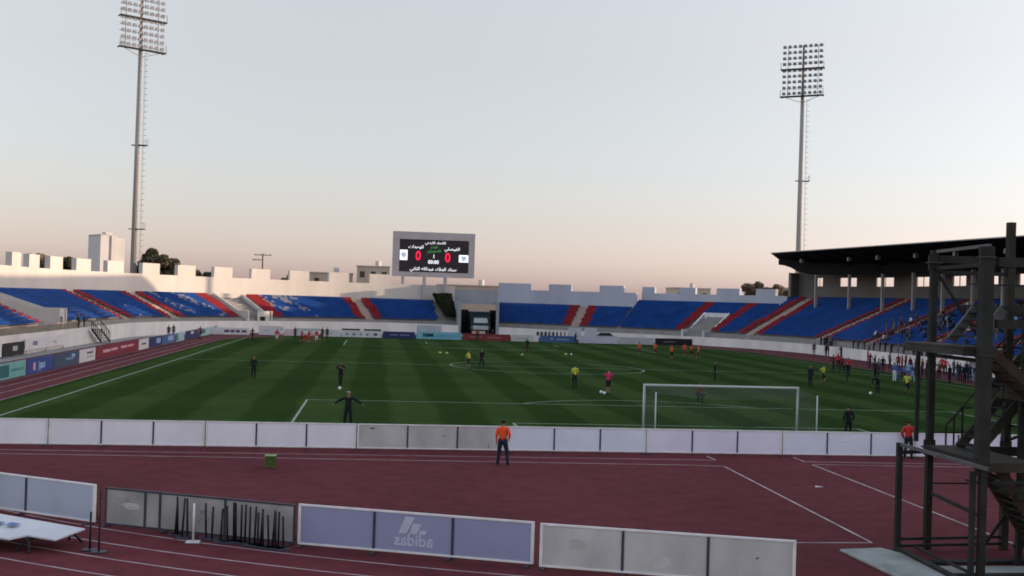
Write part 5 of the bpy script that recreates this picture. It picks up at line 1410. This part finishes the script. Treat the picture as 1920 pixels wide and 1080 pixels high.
# ------------------------------------------------------------ beyond the wall
def tree(loc, h, rx, ry, m, label, seed, trunk_h):
    tr_ = random.Random(seed)
    x, y = loc
    root = thing('tree', label, 'tree', (x, y, 0), 0, 'trees beyond the stadium wall')
    mb = MB(); mb.tube([(x, y, 0), (x+.2, y, trunk_h*.6), (x-.1, y+.2, trunk_h+h*.35)], [.45, .34, .16], 8)
    for k in range(7):
        a = tr_.uniform(0, 2*PI); z = trunk_h*tr_.uniform(.7, 1.0)
        mb.tube([(x, y, z), (x+math.cos(a)*rx*.4, y+math.sin(a)*ry*.4, z+h*.25), (x+math.cos(a)*rx*.75, y+math.sin(a)*ry*.75, z+h*.45)], [.16, .1, .04], 6)
    mb.build('trunk', M['bark'], root)
    mb = MB()
    cl = [(x+rx*tr_.uniform(-.8, .8), y+ry*tr_.uniform(-.8, .8), trunk_h+h*tr_.uniform(.1, .85), tr_.uniform(.22, .42)) for _ in range(16)]
    for cx_, cy_, cz_, s in cl:
        for _ in range(330):
            v = Vector((tr_.gauss(0, 1), tr_.gauss(0, 1), tr_.gauss(0, 1))).normalized()*(tr_.random()**.4)
            c = Vector((cx_+v.x*rx*s, cy_+v.y*ry*s, cz_+v.z*h*s*.7))
            a = Vector((tr_.gauss(0, 1), tr_.gauss(0, 1), tr_.gauss(0, 1))).normalized()*.30; b_ = a.orthogonal().normalized()*.18
            mb.add([c-a, c+b_, c+a, c-b_], [(0, 1, 2, 3)])
    mb.build('crown', m, root)
tree((-53.37, 149.38), 3.9, 3.5, 3, M['leaf'], 'broad dark olive tree beside the floodlight mast above the sunlit wall', 1, 8.0)
tree((-55.23, 150.59), 4.2, 1.6, 2, M['leaf'], 'narrow dark tree tight against the floodlight mast', 2, 9.0)
tree((-64.95, 119.53), 2.6, 1.3, 2, M['leafdry'], 'small dry tree showing above the crenels near the start of the wall', 3, 8.2)
tree((-60.06, 118.95), 2.6, 1.3, 2, M['leaf'], 'small dark tree filling one crenel before the tower block', 4, 7.8)
tree((-48.98, 167.99), 2.6, 2.6, 2, M['leaf'], 'low green bush top in a crenel past the mast', 5, 7.4)
tree((-33.61, 176.24), 2.2, 2.0, 2, M['leaf'], 'low dark bush top in a crenel past the power pole', 6, 7.6)
tree((62.71, 179.92), 3.4, 2.6, 2, M['leafdry'], 'dry brown tree above the shaded wall near the covered stand roof', 7, 8.4)
tree((67.71, 179.33), 2.6, 2.2, 2, M['leafdry'], 'thin dry tree close by the covered stand end wall', 8, 8.6)
# tower block far off on the left
x, y = -93.08, 288.95
bt = thing('apartment_tower', 'pale apartment tower far beyond the sunlit wall, one flank lit by the sun', 'building', (x, y, 0), 0)
mb = MB()
th_ = R(-56)
def rot(p, c=(x, y)): return (c[0]+p[0]*math.cos(th_)-p[1]*math.sin(th_), c[1]+p[0]*math.sin(th_)+p[1]*math.cos(th_))
def bx(mb, x0, y0, z0, x1, y1, z1):
    q = [rot((x0, y0)), rot((x1, y0)), rot((x1, y1)), rot((x0, y1))]
    mb.hexa([(*p, z0) for p in q]+[(*p, z1) for p in q])
bx(mb, -9.5, -2.6, 0, 0, -.2, 21.6); bx(mb, -9.5, -.199, 0, -.7, .6, 21.3); bx(mb, -9.5, .601, 0, 0, 2.2, 21.6); bx(mb, -9.5, 2.201, 0, -.7, 4.8, 21.0)
mb.build('wall', M['bldg'], bt)
mb = MB(); bx(mb, -6, 0, 21.61, -3, 2, 22.6); mb.build('roof_room', M['bldg'], bt)
mb = MB(); bx(mb, -9.45, -2.75, 21.601, .1, -.2, 21.8); mb.build('parapet', M['bldg2'], bt)
# small houses beyond the far wall
for i, (px_, w_, z1, x, y, lab) in enumerate(((620, 9, 10.9, -26.08, 200.51, 'low flat roofed house beyond the far wall, near the power pole'), (700, 7, 12.6, -17.05, 199.43, 'house with a roof tank, just short of the scoreboard'), (1210, 9, 10.4, 59.43, 220.59, 'low pinkish house beyond the shaded wall'), (880, 16, 8.9, 4.08, 181.85, 'warm lit house seen over the tunnel'), (1480, 8, 11.3, 87.36, 227.34, 'tan house by the covered stand end wall'))):
    hs = thing('house', lab, 'building', (x, y, 0))
    mb = MB(); mb.box(x-w_/2, y-4, 0, x+w_/2, y+4, z1); mb.box(x-w_/2-.15, y-4.15, z1+.001, x+w_/2+.15, y+4.15, z1+.25); mb.build('wall', M['bldg2'], hs)
    for q in range(3):
        mb = MB(); xx = x-w_/2+w_*(q+.5)/3; mb.box(xx-.5, y-4.05, z1-2.3, xx+.5, y-3.98, z1-1.0); mb.build('window', M['glass'], hs)
    mb = MB(); mb.tube([(x+1, y, z1+.26), (x+1, y, z1+1.4)], .6, 12); mb.build('roof_tank', M['bldg'], hs)
# power pole with cross arms
x, y = -39.15, 181.92
pp = thing('power_pole', 'wooden power pole with cross arms sticking up behind the sunlit wall', 'power pole', (x, y, 0))
mb = MB(); mb.tube([(x, y, 0), (x, y, 14.2)], [.18, .12], 8); mb.build('pole', M['bark'], pp)
for z, w_, dx in ((13.9, 1.7, 0), (12.9, .9, -1.1)):
    mb = MB(); mb.beam((x+dx-w_, y, z), (x+dx+w_, y, z), .14); 
    for q in (-1, -.3, .3, 1): mb.tube([(x+dx+w_*q*.9, y, z), (x+dx+w_*q*.9, y, z+.3)], .05, 6)
    mb.build('cross_arm', M['bark'], pp)
